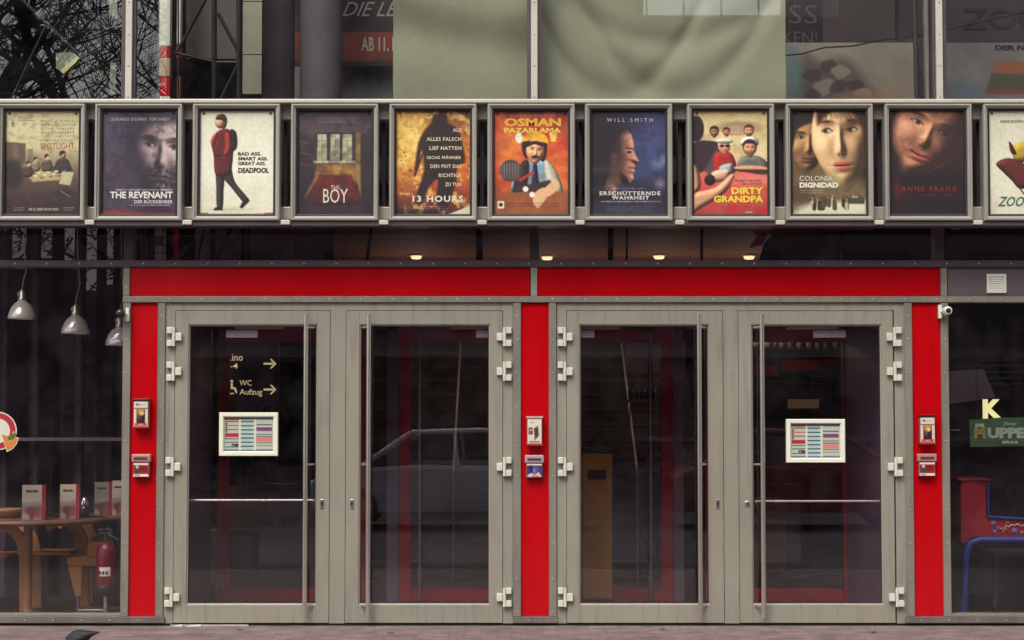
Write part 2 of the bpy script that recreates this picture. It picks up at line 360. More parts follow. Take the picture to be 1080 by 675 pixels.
# --- the four leaves
def leaf(x0, x1, gx0, gx1, hx, lock, hinge_side, panic, lockstyle):
    d = MB(); Yf, Yb = -.052, .015
    x0 += .45; x1 -= .45
    # stiles and rails as one mitred ring with a small glazing bead
    a = P(x0, 488, Yf); 
    L, Rr, T, Bo = X(x0, 488, Yf), X(x1, 488, Yf), Z(328.2, Yf), Z(657.0, Yf)
    gl, gr, gt, gb = X(gx0, 488, Yf), X(gx1, 488, Yf), Z(342.2, Yf), Z(638, Yf)
    d.box((L, Yf, Bo), (gl, Yb, T)); d.box((gr, Yf, Bo), (Rr, Yb, T)); d.box((gl, Yf, gt), (gr, Yb, T)); d.box((gl, Yf, Bo), (gr, Yb, gb))
    o = part(d, 'door', GREY, .0025)
    e = MB(); e.ring(gl+.0005, gb+.0005, gr-.0005, gt-.0005, [(0, -.049), (0, -.046), (.009, -.040), (.011, -.026)]); e.build('glazing_bead', GREY, o)
    e = MB(); e.ring(gl+.0115, gb+.0115, gr-.0115, gt-.0115, [(-.002, -.034), (.004, -.034), (.004, -.026)]); e.build('gasket', RUBBER, o)
    e = MB(); e.box((gl+.004, -.026, gb+.004), (gr-.004, -.016, gt-.004)); e.build('glass_pane', G_DOOR, o)
    # long pull handle on two stand-offs
    h = MB(); Yh = -.125; hx_ = X(hx, 488, Yh); r = .0165
    h.cyl((hx_, Yh, Z(652.6, Yh)), (hx_, Yh, Z(331.5, Yh)), r, n=20)
    for zz in (Z(640, Yh), Z(490, Yh), Z(345, Yh)):
        sgn = -1 if abs(hx-gx0) < abs(hx-gx1) else 1
        h.cyl((hx_, Yh, zz), (hx_+sgn*.05, -.052, zz), .008, n=10)
    h.build('handle', STEEL, o)
    # lock cylinder in a rounded plate
    k = MB(); c = P(lock, 531, -.052)
    if lockstyle == 0:
        k.lathe([(.020, -.052), (.020, -.060), (.017, -.063), (.0005, -.063)], (c[0], 0, c[2]), 20, 0, 'y')
        k.lathe([(.0085, -.064), (.0085, -.069), (.0005, -.069)], (c[0], 0, c[2]-.003), 14, 1, 'y')
    else:
        k.box((c[0]-.012, -.060, c[2]-.034), (c[0]+.012, -.052, c[2]+.030))
        k.lathe([(.0085, -.060), (.0085, -.068), (.0005, -.068)], (c[0], 0, c[2]+.006), 14, 1, 'y')
        k.box((c[0]-.004, -.064, c[2]-.022), (c[0]+.004, -.060, c[2]-.002), 1)
    k.build('lock', [STEEL, BLACK], o, .002)
    # hinges: two knuckles on the jamb, one on the leaf
    for cy in (355, 391.5, 492.2, 630):
        q = MB(); ex = x0-.4 if hinge_side < 0 else x1+.4; s = hinge_side
        def bx(u0, v0, u1, v1, Yq):
            q.pbox(min(ex+s*u0, ex+s*u1), cy+v0, max(ex+s*u0, ex+s*u1), cy+v1, Yq, -.046, 488)
        bx(3.4, -10, 9.0, -3.4, -.085); bx(3.4, 3.4, 9.0, 10, -.085)
        bx(-2.6, -9.6, 3.2, 9.6, -.070) if False else None
        bx(-6.6, -3.9, -.4, 4.2, -.085)
        xk = X(ex+s*1.6, 488, -.074)
        q.cyl((xk, -.072, Z(cy+10, -.074)), (xk, -.072, Z(cy-10, -.074)), .0115, n=14)
        q.build('hinge', HINGE, o, .003)
    if panic:
        q = MB(); Yp = .075
        q.tube([P(gx0+2.6, panic, Yp), P(gx1-2, panic, Yp)], .0085, 12)
        for xx in (gx0+2.6, gx1-2):
            pp = P(xx, panic, Yp); q.cyl(pp, (pp[0], .0, pp[2]), .008, n=10)
        q.build('push_bar', mat('polished_bar', (.75, .72, .60), .25, .5), o)
    # door closer on the inside of the head
    q = MB(); Yc = .04
    s = -hinge_side
    if s > 0: xa = gx0+41 if panic else gx0+1; xb = xa+(33 if panic else 15); xc0, xc1 = (gx0+50, gx0+101) if panic else (gx0+1, gx0+43)
    else: xb = gx1-39 if panic else gx1-1; xa = xb-(34 if panic else 14); xc0, xc1 = (gx1-101, gx1-47) if panic else (gx1-41, gx1-1)
    q.pbox(xa, 348.2, xb, 356, Yc, Yc+.05); q.pbox(xc0, 343.6, xc1, 347.2, Yc, Yc+.03)
    q.build('door_closer', mat('closer_silver', (.60, .56, .52), .4, .3), o, .002)
    return o
leaf(183.4, 347.8, 197.5, 334.4, 322, 339.6, -1, 527.6, 1)
leaf(364.2, 530.5, 378.5, 517.0, 388.6, 371, 1, 0, 1)
leaf(597.4, 763.4, 610.8, 748.6, 738, 757, -1, 0, 1)
leaf(779.2, 943.4, 793.0, 931.0, 804.6, 788, 1, 528.6, 0)
# --- air vent on the grey fascia
v = MB(); Yv = -.047; L, T = X(1040.5, 299, Yv), Z(289, Yv); Rr, Bo = X(1061, 299, Yv), Z(309, Yv)
v.ring(L, Bo, Rr, T, [(0, -.045), (0, -.060), (.018, -.062), (.02, -.05)])
n = 6
for i in range(n):
    z0 = Bo+.02+(T-Bo-.04)*i/n; z1 = Bo+.02+(T-Bo-.04)*(i+1)/n
    v.add([(L+.02, -.060, z0), (Rr-.02, -.060, z0), (Rr-.02, -.049, z1), (L+.02, -.049, z1)], [(0, 1, 2, 3)])
    v.add([(L+.02, -.060, z0), (Rr-.02, -.060, z0), (Rr-.02, -.050, z0-.004), (L+.02, -.050, z0-.004)], [(3, 2, 1, 0)])
part(v, 'air_vent', WHITE)

# --- shell of the building behind the front: floors, walls, ceilings
s = MB(); s.box((-9, .10, -.02), (9, 12, .0)); tag(s.build('lobby_floor', mat('lobby_floor_tiles', (.035, .024, .030), .3, 0, .2, 3)), kind='structure')
CEIL = MB(); zc = 3.02
for i in range(60):
    y0 = .35+i*.15; CEIL.box((-2.9, y0, zc), (3.0, y0+.125, zc+.02))
CEIL.box((-2.9, .3, zc+.03), (3.0, 9.5, zc+.05), 1)
part(CEIL, 'slatted_ceiling', [mat('brown_slats', (.27, .13, .105), .75, 0, .2, 4, stretch=(.3, 4, 1)), DARKER])
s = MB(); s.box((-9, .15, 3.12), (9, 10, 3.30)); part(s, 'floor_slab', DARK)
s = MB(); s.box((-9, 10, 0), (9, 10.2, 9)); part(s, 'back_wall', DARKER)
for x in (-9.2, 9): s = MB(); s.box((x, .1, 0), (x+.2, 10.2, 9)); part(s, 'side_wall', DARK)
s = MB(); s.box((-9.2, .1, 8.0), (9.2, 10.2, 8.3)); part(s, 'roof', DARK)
# vestibule side walls
wl = MB(); wl.box((-2.47, .12, 0), (-2.40, 1.95, 2.42)); part(wl, 'vestibule_wall', mat('vestibule_grey', (.19, .135, .19), .5, 0, .1, 2))
wl = MB(); wl.box((2.66, .12, 0), (2.73, 1.95, 2.42)); part(wl, 'vestibule_wall', MATS['vestibule_grey'])
wl = MB(); wl.box((-.02, .12, 0), (.18, 1.95, 2.42)); part(wl, 'vestibule_wall', MATS['vestibule_grey'])
wl = MB(); wl.box((-2.47, .12, 2.422), (2.73, 1.96, 2.46)); part(wl, 'vestibule_ceiling', DARK)
# inner red doors, 1.9 m behind the front
YI = 1.9
def inner(x0, x1, top, bot, handle, hs_, both=True):
    d = MB(); T0 = 347.5
    d.pbox(x0, T0, x0+12.5, 640, YI, YI+.05, 488) if 'l' in hs_ else None
    d.pbox(x1-12.5, T0, x1, 640, YI, YI+.05, 488) if 'r' in hs_ else None
    a0 = x0+12.5 if 'l' in hs_ else x0; a1 = x1-12.5 if 'r' in hs_ else x1
    d.pbox(a0, T0, a1, 361, YI, YI+.05); d.pbox(a0, 621, a1, 640, YI, YI+.05)
    o = part(d, 'inner_door', INRED, .003)
    pane(a0, 361, a1, 621, YI+.02, G_WIN, 488, parent=o)
    if handle:
        h = MB(); p0 = P(handle, 632, YI-.09); p1 = P(handle, 350, YI-.09); h.cyl((p0[0], YI-.09, p0[2]), (p0[0], YI-.09, p1[2]), .017, n=14)
        for zz in (p0[2]+.1, p1[2]-.1): h.cyl((p0[0], YI-.09, zz), (p0[0], YI, zz), .008, n=8)
        h.build('handle', STEEL, o)
    return o
o = inner(229, 386, 0, 0, 0, 'lr')
def inhinge(par, xs, s):
    for cy in (372, 404, 618):
        q = MB(); q.pbox(xs-2, cy-8, xs+2, cy+8, YI-.03, YI, 488); q.pbox(min(xs+s*2, xs+s*8), cy-3, max(xs+s*2, xs+s*8), cy+3, YI-.03, YI, 488)
        q.build('hinge', mat('inner_hinge', (.22, .19, .2), .4, .3), par)
inhinge(o, 230, 1)
inner(421, 560, 0, 0, 442.5, 'lr'); inner(572, 710, 0, 0, 686.5, 'lr')
o = inner(744, 902, 0, 0, 0, 'lr'); inhinge(o, 901, -1)
f = MB()
for a, c in ((408, 420.5), (710.5, 721)): f.pbox(a, 340, c, 640, YI, YI+.06, 488)
f.pbox(225, 338, 906, 347, YI, YI+.06); 
part(f, 'inner_frame', mat('inner_frame_grey', (.24, .19, .24), .4))
# --- staircase rising away from the doors
st = MB(); ny = 19
for i in range(ny):
    y0 = 4.1+i*.31; z0 = i*.158
    st.box((-1.75, y0, 0 if i == 0 else z0-.16), (1.9, y0+.32, z0+.118), 0)
    st.box((-1.75, y0-.02, z0+.119), (1.9, y0+.31, z0+.158), 1)
part(st, 'staircase', [mat('stair_riser', (.055, .032, .038), .5, 0, .2, 4), mat('stair_tread_wood', (.105, .055, .036), .4, 0, .25, 4, stretch=(.3, 4, 1))])
for xx in (-.53, 1.13):
    h = MB(); h.tube([(xx, 4.0, .0), (xx, 4.0, .98), (xx, 4.15, 1.05), (xx, 9.6, 3.75)], .011, 10); part(h, 'handrail', mat('polished_rail', (.85, .84, .80), .35, .2))

Yt = 1.3
def bst(x0, y0, x1, y1, w, mi=0):
    m = MB(); m.tube([P(x0, y0, Yt), P(x1, y1, Yt)], w/150*1.09/2, 6); part(m, 'strut', mat('pale_strut', (.45, .42, .38), .4) if mi else BLACK)
for q in ((186, 238, 204, 276, 3.2), (216, 238, 208, 276, 3), (246, 236, 226, 276, 4), (255, 236, 255, 276, 7), (262, 236, 262, 276, 3), (224, 236, 222, 276, 4), (155, 236, 155, 276, 4), (392, 236, 387, 276, 4), (505, 236, 505, 276, 6), (644, 236, 644, 276, 6), (661, 236, 661, 276, 2.4), (740, 236, 740, 276, 3.4)): bst(*q)
for q in ((367, 236, 360.5, 276, 1.5, 1), (509, 236, 508.5, 276, 1.6, 1), (352, 246, 362, 248, 1.2, 1)): bst(*q)
for a_, b_ in ((206, 222), (228, 252), (264, 300), (310, 352)):
    w = MB(); w.pbox(a_, 236, b_, 276, 1.6, 1.62); part(w, 'wall_panel', mat('band_panel_grey', (.26, .21, .23), .6))
w = MB()
for k, (y0, y1) in enumerate(((236, 242), (243, 249), (250, 258), (259, 266), (267, 276))): w.pbox(163.5, y0, 171, y1, 1.35, 1.37, 256, 1 if k in (2,) else 0); w.pbox(172.5, y0, 174.6, y1, 1.35, 1.37, 256)
w.pbox(183, 236, 188, 276, 1.35, 1.37, 256, 2)
part(w, 'wall_panel', [mat('slat_white', (.55, .52, .42), .6), mat('slat_rust', (.20, .08, .04), .6), INRED])
# --- truss and columns of the hall upstairs
for (xa, xb, m) in ((275, 309, DARK), (314, 359, CONCRETE)):
    c = MB(); Yc = 1.6; x0, x1 = X(xa, 60, Yc), X(xb, 60, Yc); r = (x1-x0)/2
    c.cyl(((x0+x1)/2, Yc+r, 3.3), ((x0+x1)/2, Yc+r, 8.0), r, n=40); part(c, 'column', m)
tr = MB(); Yt = .9
def strut(x0, y0, x1, y1, w, Y=Yt):
    m = MB(); m.tube([P(x0, y0, Y), P(x1, y1, Y)], w/150*1.06/2, 6); part(m, 'strut', BLACK)
for q in ((-60, -80, 140, 112, 5), (30, -60, 112, 30, 4), (112, 30, 134, 28, 3), (0, 130, 80, -40, 3), (186, 56, 222, -10, 4), (186, 56, 228, 66, 4), (226, -20, 226, 120, 6), (230, 14, 252, 56, 4), (228, 66, 252, 66, 5), (252, -20, 252, 120, 6), (232, 106, 250, 70, 4), (104, -10, 104, 84, 1.2), (115, 34, 115, 60, 1.2), (155, -10, 155, 48, 1.2), (188, -20, 188, 115, 2)): strut(*q)
w = MB(); w.ppoly([(59, 56), (72, 55), (84, 57), (83, 66), (70, 78), (59, 72)], 1.4, .02); w.ppoly([(64, 74), (82, 58), (84, 61), (67, 78)], 1.38, .019, 1); part(w, 'wall_panel', [mat('sage_panel_and_reflection', (.20, .23, .16), .6), mat('yellow_reflection_strip', (.62, .58, .22), .5)])  # lit diamond mirrored in the pane, put in as coloured polygons
w = MB(); w.pbox(116, 66, 122, 99, 1.4, 1.42, 80); part(w, 'wall_panel', MATS['sage_panel_and_reflection'])
w = MB(); w.ppoly([(115, -4), (123.5, -4), (123.5, 20), (115, 14)], 1.4, .02); part(w, 'wall_panel', MATS['sage_panel_and_reflection'])
s = MB(); s.pbox(196, -60, 252, 62, 1.5, 1.53, 40); part(s, 'wall_panel', mat('hall_panel_grey', (.10, .09, .085), .7))
for a_, b_ in ((2, 57), (58, 99), (-60, 1)):
    w = MB(); w.pbox(256, a_, 276, b_, 1.3, 1.33, 40); part(w, 'wall_panel', mat('hall_panel_pale', (.33, .32, .24), .7))
s = MB(); s.pbox(300, 70, 414, 108, 2.6, 2.65, 80); part(s, 'wall_panel', mat('hall_panel_mid', (.22, .21, .19), .7))

# ================================================================== PRINTED PICTURES: drawn in code as ink colours on a fine sheet
def s_x(c): return c.x
class Canvas:
    def __init__(s, w, h, k=1.45):
        s.w, s.h = w, h; s.nx, s.ny = int(w*k), int(h*k)
        s.x, s.y = np.meshgrid((np.arange(s.nx)+0)/(s.nx-1)*w, (np.arange(s.ny))/(s.ny-1)*h)
        s.im = np.zeros((s.ny, s.nx, 3)); s.rng = np.random.RandomState(int(w*31+h*17) % 9999)
    def mixin(s, c, a): s.im = s.im*(1-a[..., None])+np.asarray(c, float)*a[..., None]; return s
    def fill(s, c): s.im[:] = c; return s
    def vgrad(s, st):
        ys = [q[0] for q in st]
        for i in range(3): s.im[..., i] = np.interp(s.y, ys, [q[1][i] for q in st])
        return s
    def hgrad(s, st, a=1.0):
        xs = [q[0] for q in st]; t = np.stack([np.interp(s.x, xs, [q[1][i] for q in st]) for i in range(3)], -1)
        s.im = s.im*(1-a)+t*a; return s
    def ell(s, cx, cy, rx, ry, c, a=1.0, rot=0.0, soft=1.0):
        t = R(rot); dx, dy = s.x-cx, s.y-cy; u = dx*math.cos(t)+dy*math.sin(t); v = -dx*math.sin(t)+dy*math.cos(t)
        d = (np.sqrt((u/rx)**2+(v/ry)**2)-1)*min(rx, ry)
        if s.sol and soft <= 1.5 and min(rx, ry) > 2.5: return s.mixsh(c, np.clip(.5-d/soft, 0, 1)*a, d, min(rx, ry))
        return s.mixin(c, np.clip(.5-d/soft, 0, 1)*a)
    def sdf(s, pts):
        pts = np.asarray(pts, float); d = np.full(s.x.shape, 1e9); ins = np.zeros(s.x.shape, bool); n = len(pts)
        for i in range(n):
            ax, ay = pts[i]; bx, by = pts[(i+1) % n]; ex, ey = bx-ax, by-ay; wx, wy = s.x-ax, s.y-ay
            t = np.clip((wx*ex+wy*ey)/(ex*ex+ey*ey+1e-9), 0, 1)
            d = np.minimum(d, np.hypot(wx-ex*t, wy-ey*t))
            c = ((ay > s.y) != (by > s.y)) & (s.x < ex*(s.y-ay)/(ey if abs(ey) > 1e-9 else 1e-9)+ax)
            ins ^= c
        return np.where(ins, -d, d)
    sol = None; LT = (-.45, -.6, .66); amb = .30
    def relief(s, sd, Rr):
        t = np.clip(-sd, 0, Rr); z = np.sqrt(np.maximum(Rr*Rr-(Rr-t)**2, 0)); gy, gx = np.gradient(z, s.h/(s.ny-1), s.w/(s.nx-1))
        n = np.sqrt(gx*gx+gy*gy+1); lam = (-gx*s.LT[0]-gy*s.LT[1]+s.LT[2])/n
        return s.amb+(1-s.amb)*np.clip(lam, 0, 1)*1.25
    def mixsh(s, c, a, sd, Rr):
        col = np.asarray(c, float)*s.relief(sd, Rr)[..., None]; s.im = s.im*(1-a[..., None])+col*a[..., None]; return s
    def poly(s, pts, c, a=1.0, soft=1.0, smooth=False):
        if smooth:
            q = []; n = len(pts)
            for i in range(n):
                p0, p1, p2, p3 = [np.array(pts[(i+j) % n], float) for j in (-1, 0, 1, 2)]
                for t in (0, .25, .5, .75):
                    q.append(.5*((2*p1)+(p2-p0)*t+(2*p0-5*p1+4*p2-p3)*t*t+(3*p1-p0-3*p2+p3)*t**3))
            pts = q
        sd = s.sdf(pts)
        if s.sol and soft <= 1.5: return s.mixsh(c, np.clip(.5-sd/soft, 0, 1)*a, sd, s.sol)
        return s.mixin(c, np.clip(.5-sd/soft, 0, 1)*a)
    def line(s, x0, y0, x1, y1, w, c, a=1.0, soft=.8):
        ex, ey = x1-x0, y1-y0; t = np.clip(((s.x-x0)*ex+(s.y-y0)*ey)/(ex*ex+ey*ey+1e-9), 0, 1)
        d = np.hypot(s.x-x0-ex*t, s.y-y0-ey*t)-w/2
        return s.mixin(c, np.clip(.5-d/soft, 0, 1)*a)
    def rect(s, x0, y0, x1, y1, c, a=1.0, soft=.7): return s.poly([(x0, y0), (x1, y0), (x1, y1), (x0, y1)], c, a, soft)
    def noise(s, size, lo=0, hi=1):
        o = np.zeros(s.x.shape); amp = 1; tot = 0
        for k in range(4):
            gx, gy = int(s.w/size)+3, int(s.h/size)+3; gr = s.rng.rand(gy, gx)
            fx, fy = s.x/size, s.y/size; ix, iy = fx.astype(int), fy.astype(int); tx, ty = fx-ix, fy-iy
            tx = tx*tx*(3-2*tx); ty = ty*ty*(3-2*ty)
            v = (gr[iy, ix]*(1-tx)+gr[iy, ix+1]*tx)*(1-ty)+(gr[iy+1, ix]*(1-tx)+gr[iy+1, ix+1]*tx)*ty
            o += v*amp; tot += amp; amp *= .55; size /= 2
        return np.clip((o/tot-lo)/(hi-lo), 0, 1)
    def cloud(s, size, c, a=1.0, lo=.4, hi=.7): return s.mixin(c, s.noise(size, lo, hi)*a)
    def mul(s, f): s.im *= f[..., None] if f.ndim == 2 else f; return s
    def grain(s, k): s.im += (s.rng.rand(s.ny, s.nx)[..., None]-.5)*k; return s
    def dashes(s, x0, y0, x1, y1, rows, c, a=.8, seed=1):
        """lines of print too small to read"""
        rr = random.Random(seed); h = (y1-y0)/rows
        for r in range(rows):
            x = x0+rr.random()*2; yy = y0+h*(r+.5)
            while x < x1-1:
                w = min(rr.uniform(1.2, 4.5), x1-x); s.line(x, yy, x+w, yy, h*.42, c, a*rr.uniform(.5, 1), .7); x += w+rr.uniform(.8, 1.6)
        return s
    def face(s, cx, cy, w, h, skin, dark, hair, lips, rot=0, yaw=0.0, LT=(-.6, -.35, .6), amb=.16, beard=0.0, gaze=0.0, smile=0.0, edge=.05):
        """an anonymous face, modelled as a relief and lit: sockets, brows, nose, lips, chin"""
        t = R(rot); dx, dy = s.x-cx, s.y-cy; u = (dx*math.cos(t)+dy*math.sin(t))/w; v = (-dx*math.sin(t)+dy*math.cos(t))/h
        jaw = .5-.20*np.clip((v-.05)/.5, 0, 1)**1.6
        rr_ = np.sqrt((u/jaw)**2+(v/.60)**2); z = .42*np.sqrt(np.clip(1-np.minimum(rr_, .995)**2.4, 0, 1))
        f = u-yaw*(1-.5*rr_)
        def G(a, b, sa, sb): return np.exp(-((f-a)/sa)**2-((v-b)/sb)**2)
        for e in (-1, 1):
            z -= .062*G(.205*e, -.085, .115, .060); z += .030*G(.20*e, -.175, .16, .030); z += .045*G(.27*e, .10, .14, .10); z += .016*G(.205*e, -.085, .06, .030); z += .018*G(.055*e, .155, .030, .028)
        z += .050*G(0, -.03, .045, .10)+.115*G(0, .115, .062, .075)+.02*G(0, -.28, .25, .12)
        z += .030*G(0, .275, .13, .022)+.034*G(0, .330, .105, .026)-.020*G(0, .302, .16, .010)-.016*G(0, .385, .12, .025)+.040*G(0, .46, .12, .06)
        gy, gx = np.gradient(z*h*.62, s.h/(s.ny-1), s.w/(s.nx-1)); n = np.sqrt(gx*gx+gy*gy+1)
        l = np.array(LT)/np.linalg.norm(LT); lam = amb+(1-amb)*np.clip((-gx*l[0]-gy*l[1]+l[2])/n, 0, 1)*1.22
        col = np.asarray(dark, float)*.30*(1-np.clip(lam, 0, 1))[..., None]+np.asarray(skin, float)*lam[..., None]
        def put(c, a): 
            nonlocal col; col = col*(1-a[..., None])+np.asarray(c, float)*a[..., None]
        sm = smile*(f/.17)**2*.04
        put(np.asarray(lips)*.95, np.clip(G(0, .272, .15, .021)*1.1*np.clip((.16-np.abs(f))/.05, 0, 1), 0, .62)); put(lips, np.clip(G(0, .328, .105, .022)*1.1, 0, .66)); put((38, 16, 16), np.clip(np.exp(-((v+sm-.301)/.0075)**2)*(np.abs(f) < .135)*.9, 0, .9))
        for e in (-1, 1):
            bv = -.185+.25*(np.abs(f-.20*e)-.02)**2*2; put(hair, np.clip(np.exp(-((v-bv)/.018)**2)*np.clip(1.3-np.abs(f-.21*e)/.115, 0, 1), 0, .85))
            ax = (f-.205*e)/.092; lid = .030*np.clip(1-ax**2, 0, 1); ins = np.clip((lid-np.abs(v+.082))/.010, 0, 1)*(np.abs(ax) < 1)
            put((176, 168, 152), ins*.8*np.clip(lam, .35, 1)); put((34, 24, 22), np.clip(1.25-np.sqrt(((f-.205*e-gaze*.04)/.040)**2+((v+.084)/.030)**2), 0, 1)*ins)
            put((30, 18, 18), np.clip(np.exp(-((v+.082+lid)/.0085)**2), 0, 1)*(np.abs(ax) < 1.08)*.9); put((60, 34, 30), np.clip(np.exp(-((v+.086-lid)/.007)**2), 0, 1)*(np.abs(ax) < .9)*.4)
            put((40, 20, 18), G(.035*e, .182, .020, .010)*.75)
        if beard: put(hair, np.clip((np.clip((v-.10)/.14, 0, 1)*np.clip((np.abs(f)+np.clip(v-.1, 0, 1)*1.2-.16)/.14, 0, 1)+G(0, .235, .16, .024))*s.noise(3, .2, .6), 0, 1)*beard)
        a = np.clip((1-rr_)/edge+.5, 0, 1); s.im = s.im*(1-a[..., None])+col*a[..., None]; return s
    def person(s, x, y, h, c, skin, a=1.0, soft=.6, hair=None):
        s.poly([(x-.13*h, y), (x-.15*h, y-.5*h), (x-.10*h, y-.72*h), (x+.10*h, y-.72*h), (x+.15*h, y-.5*h), (x+.13*h, y)], c, a, soft, True)
        s.ell(x, y-.84*h, .075*h, .10*h, skin, a, 0, soft); s.ell(x, y-.90*h, .08*h, .065*h, hair or c, a, 0, soft); return s
    def sheet(s, mb, x0, z0, x1, z1, Y, mi=0):
        vx = np.linspace(x0, x1, s.nx); vz = np.linspace(z1, z0, s.ny)
        v = [(vx[i], Y, vz[j]) for j in range(s.ny) for i in range(s.nx)]
        n = s.nx; f = [(j*n+i, (j+1)*n+i, (j+1)*n+i+1, j*n+i+1) for j in range(s.ny-1) for i in range(n-1)]
        return mb.add(v, f, mi, lin(np.clip(s.im, 0, 255)).reshape(-1, 3))
# ------------------------------------------------------------------ the row of poster cases on its rail
YF, YB, YPOS = -.42, -.30, -.372      # front lip, back, sheet of a case
RAIL = thing('poster_rail', (0, -.36, Z(238, -.36)), 'long cream metal rail with brackets and dark lower beam carrying the row of film posters', 'rail')
b = MB(); b.pbox(-150, 104.2, 1240, 108.4, -.425, -.26); b.build('top_rail', RAILM, RAIL, .006)
b = MB(); b.pbox(-150, 233.2, 1240, 238.4, -.40, -.24); b.build('lower_beam', BEAM, RAIL, .004)
XS = [-3.4, 99.3, 202.6, 306.4, 410.3, 514.0, 617.0, 724.8, 829.0, 933.5, 1037.6]
for i in range(-1, len(XS)-0):
    gx = (XS[i]+92.6+XS[i+1])/2 if 0 <= i < len(XS)-1 else (XS[0]-5 if i < 0 else XS[-1]+97)
    b = MB(); b.pbox(gx-7, 108.6, gx+7, 126, -.33, -.20); b.build('bracket', ALU, RAIL, .006)
    b = MB(); b.pbox(gx-7, 218, gx+7, 231.5, -.33, -.20); b.build('bracket', ALU, RAIL, .006)
    b = MB(); b.pbox(gx-4.8, 231.8, gx+4.8, 236.8, -.425, -.35); b.build('bracket_cap', RAILM, RAIL, .004)
    b = MB(); b.pbox(gx-2, 110, gx+2, 232, -.20, -.04); b.build('bracket_arm', BEAM, RAIL)
GAPM = mat('case_back_metal', (.075, .06, .065), .5, .2)
PK = []
def Wt(k, body, x0, y0, x1, y1, c, **kw): PK.append((body, x0, y0, x1, y1, c, kw))
def art0(c):
    c.vgrad([(0, (176, 166, 130)), (20, (196, 188, 148)), (40, (190, 180, 140)), (55, (150, 136, 108)), (75, (100, 82, 72)), (95, (72, 54, 56)), (114, (52, 38, 46))])
    c.poly([(0, 34), (22, 36), (22, 58), (0, 62)], (96, 82, 72), .9, 1.5); c.rect(8, 37, 14, 55, (120, 104, 86), .8); c.rect(24, 42, 30, 58, (120, 106, 88), .7)
    c.ell(8, 70, 12, 16, (54, 40, 44), .9, 0, 6)
    c.poly([(20, 66), (45, 60), (66, 64), (58, 76), (30, 78)], (176, 160, 122), .95, 2); c.cloud(5, (90, 76, 66), .25, .5, .7)
    c.sol = 3; c.amb = .4
    for (x_, y_, k_, cc_) in ((45, 64, 1.0, (110, 92, 84)), (62, 66, 1.35, (84, 70, 72)), (33, 64, .8, (150, 130, 110)), (25, 70, .9, (96, 78, 72))):
        c.poly([(x_-5*k_, y_+2), (x_-5.5*k_, y_-7*k_), (x_-2*k_, y_-10*k_), (x_+2.5*k_, y_-10*k_), (x_+5.5*k_, y_-6*k_), (x_+4.5*k_, y_+2)], cc_, 1, 1, True); c.line(x_-4*k_, y_-6*k_, x_-8*k_, y_, 2*k_, [q*.8 for q in cc_]); c.line(x_+4*k_, y_-6*k_, x_+7*k_, y_-1, 2*k_, [q*.8 for q in cc_])
        c.ell(x_, y_-12.5*k_, 2.3*k_, 3*k_, (190, 158, 128)); c.poly([(x_-2.6*k_, y_-12*k_), (x_-2.4*k_, y_-15.5*k_), (x_+1*k_, y_-16.4*k_), (x_+2.8*k_, y_-13*k_), (x_+1.5*k_, y_-14.6*k_)], (58, 46, 46), 1, .8, True)
    c.sol = None
    for q in range(12): c.poly([(28+q*3.2, 66+(q*5) % 8), (31+q*3.2, 65.4+(q*5) % 8), (32+q*3.2, 67+(q*5) % 8), (29+q*3.2, 67.6+(q*5) % 8)], (222, 210, 176) if q % 3 else (96, 80, 72), .9, .6)
    c.poly([(58, 80), (62, 66), (74, 68), (70, 82)], (186, 176, 140), .9, 1.5); c.poly([(50, 90), (66, 84), (76, 92), (60, 98)], (60, 46, 50), .8, 3); c.line(60, 88, 70, 94, 1, (180, 170, 140), .6)
    c.dashes(14, 6, 30, 12, 3, (80, 66, 56), .7); c.dashes(10, 105, 22, 110, 2, (190, 180, 150), .6, 4); c.dashes(62, 105, 74, 110, 2, (190, 180, 150), .6, 5)
    K = (112, 92, 76)
    for i, t in enumerate(('MARK RUFFALO', 'MICHAEL KEATON', 'RACHEL McADAMS', 'LIEV SCHREIBER', 'JOHN SLATTERY', 'STANLEY TUCCI')): Wt(0, t, 38, 10.2+i*4.2, 74, 12.8+i*4.2, K, space=1.5)
    Wt(0, '6', 6.5, 10.5, 9.8, 18, (60, 46, 46)); Wt(0, 'SPOTLIGHT', 38, 35.8, 74, 42, (168, 70, 50)); Wt(0, 'AB 25. FEBRUAR IM KINO', 26, 106.5, 58, 109.3, (215, 205, 175))
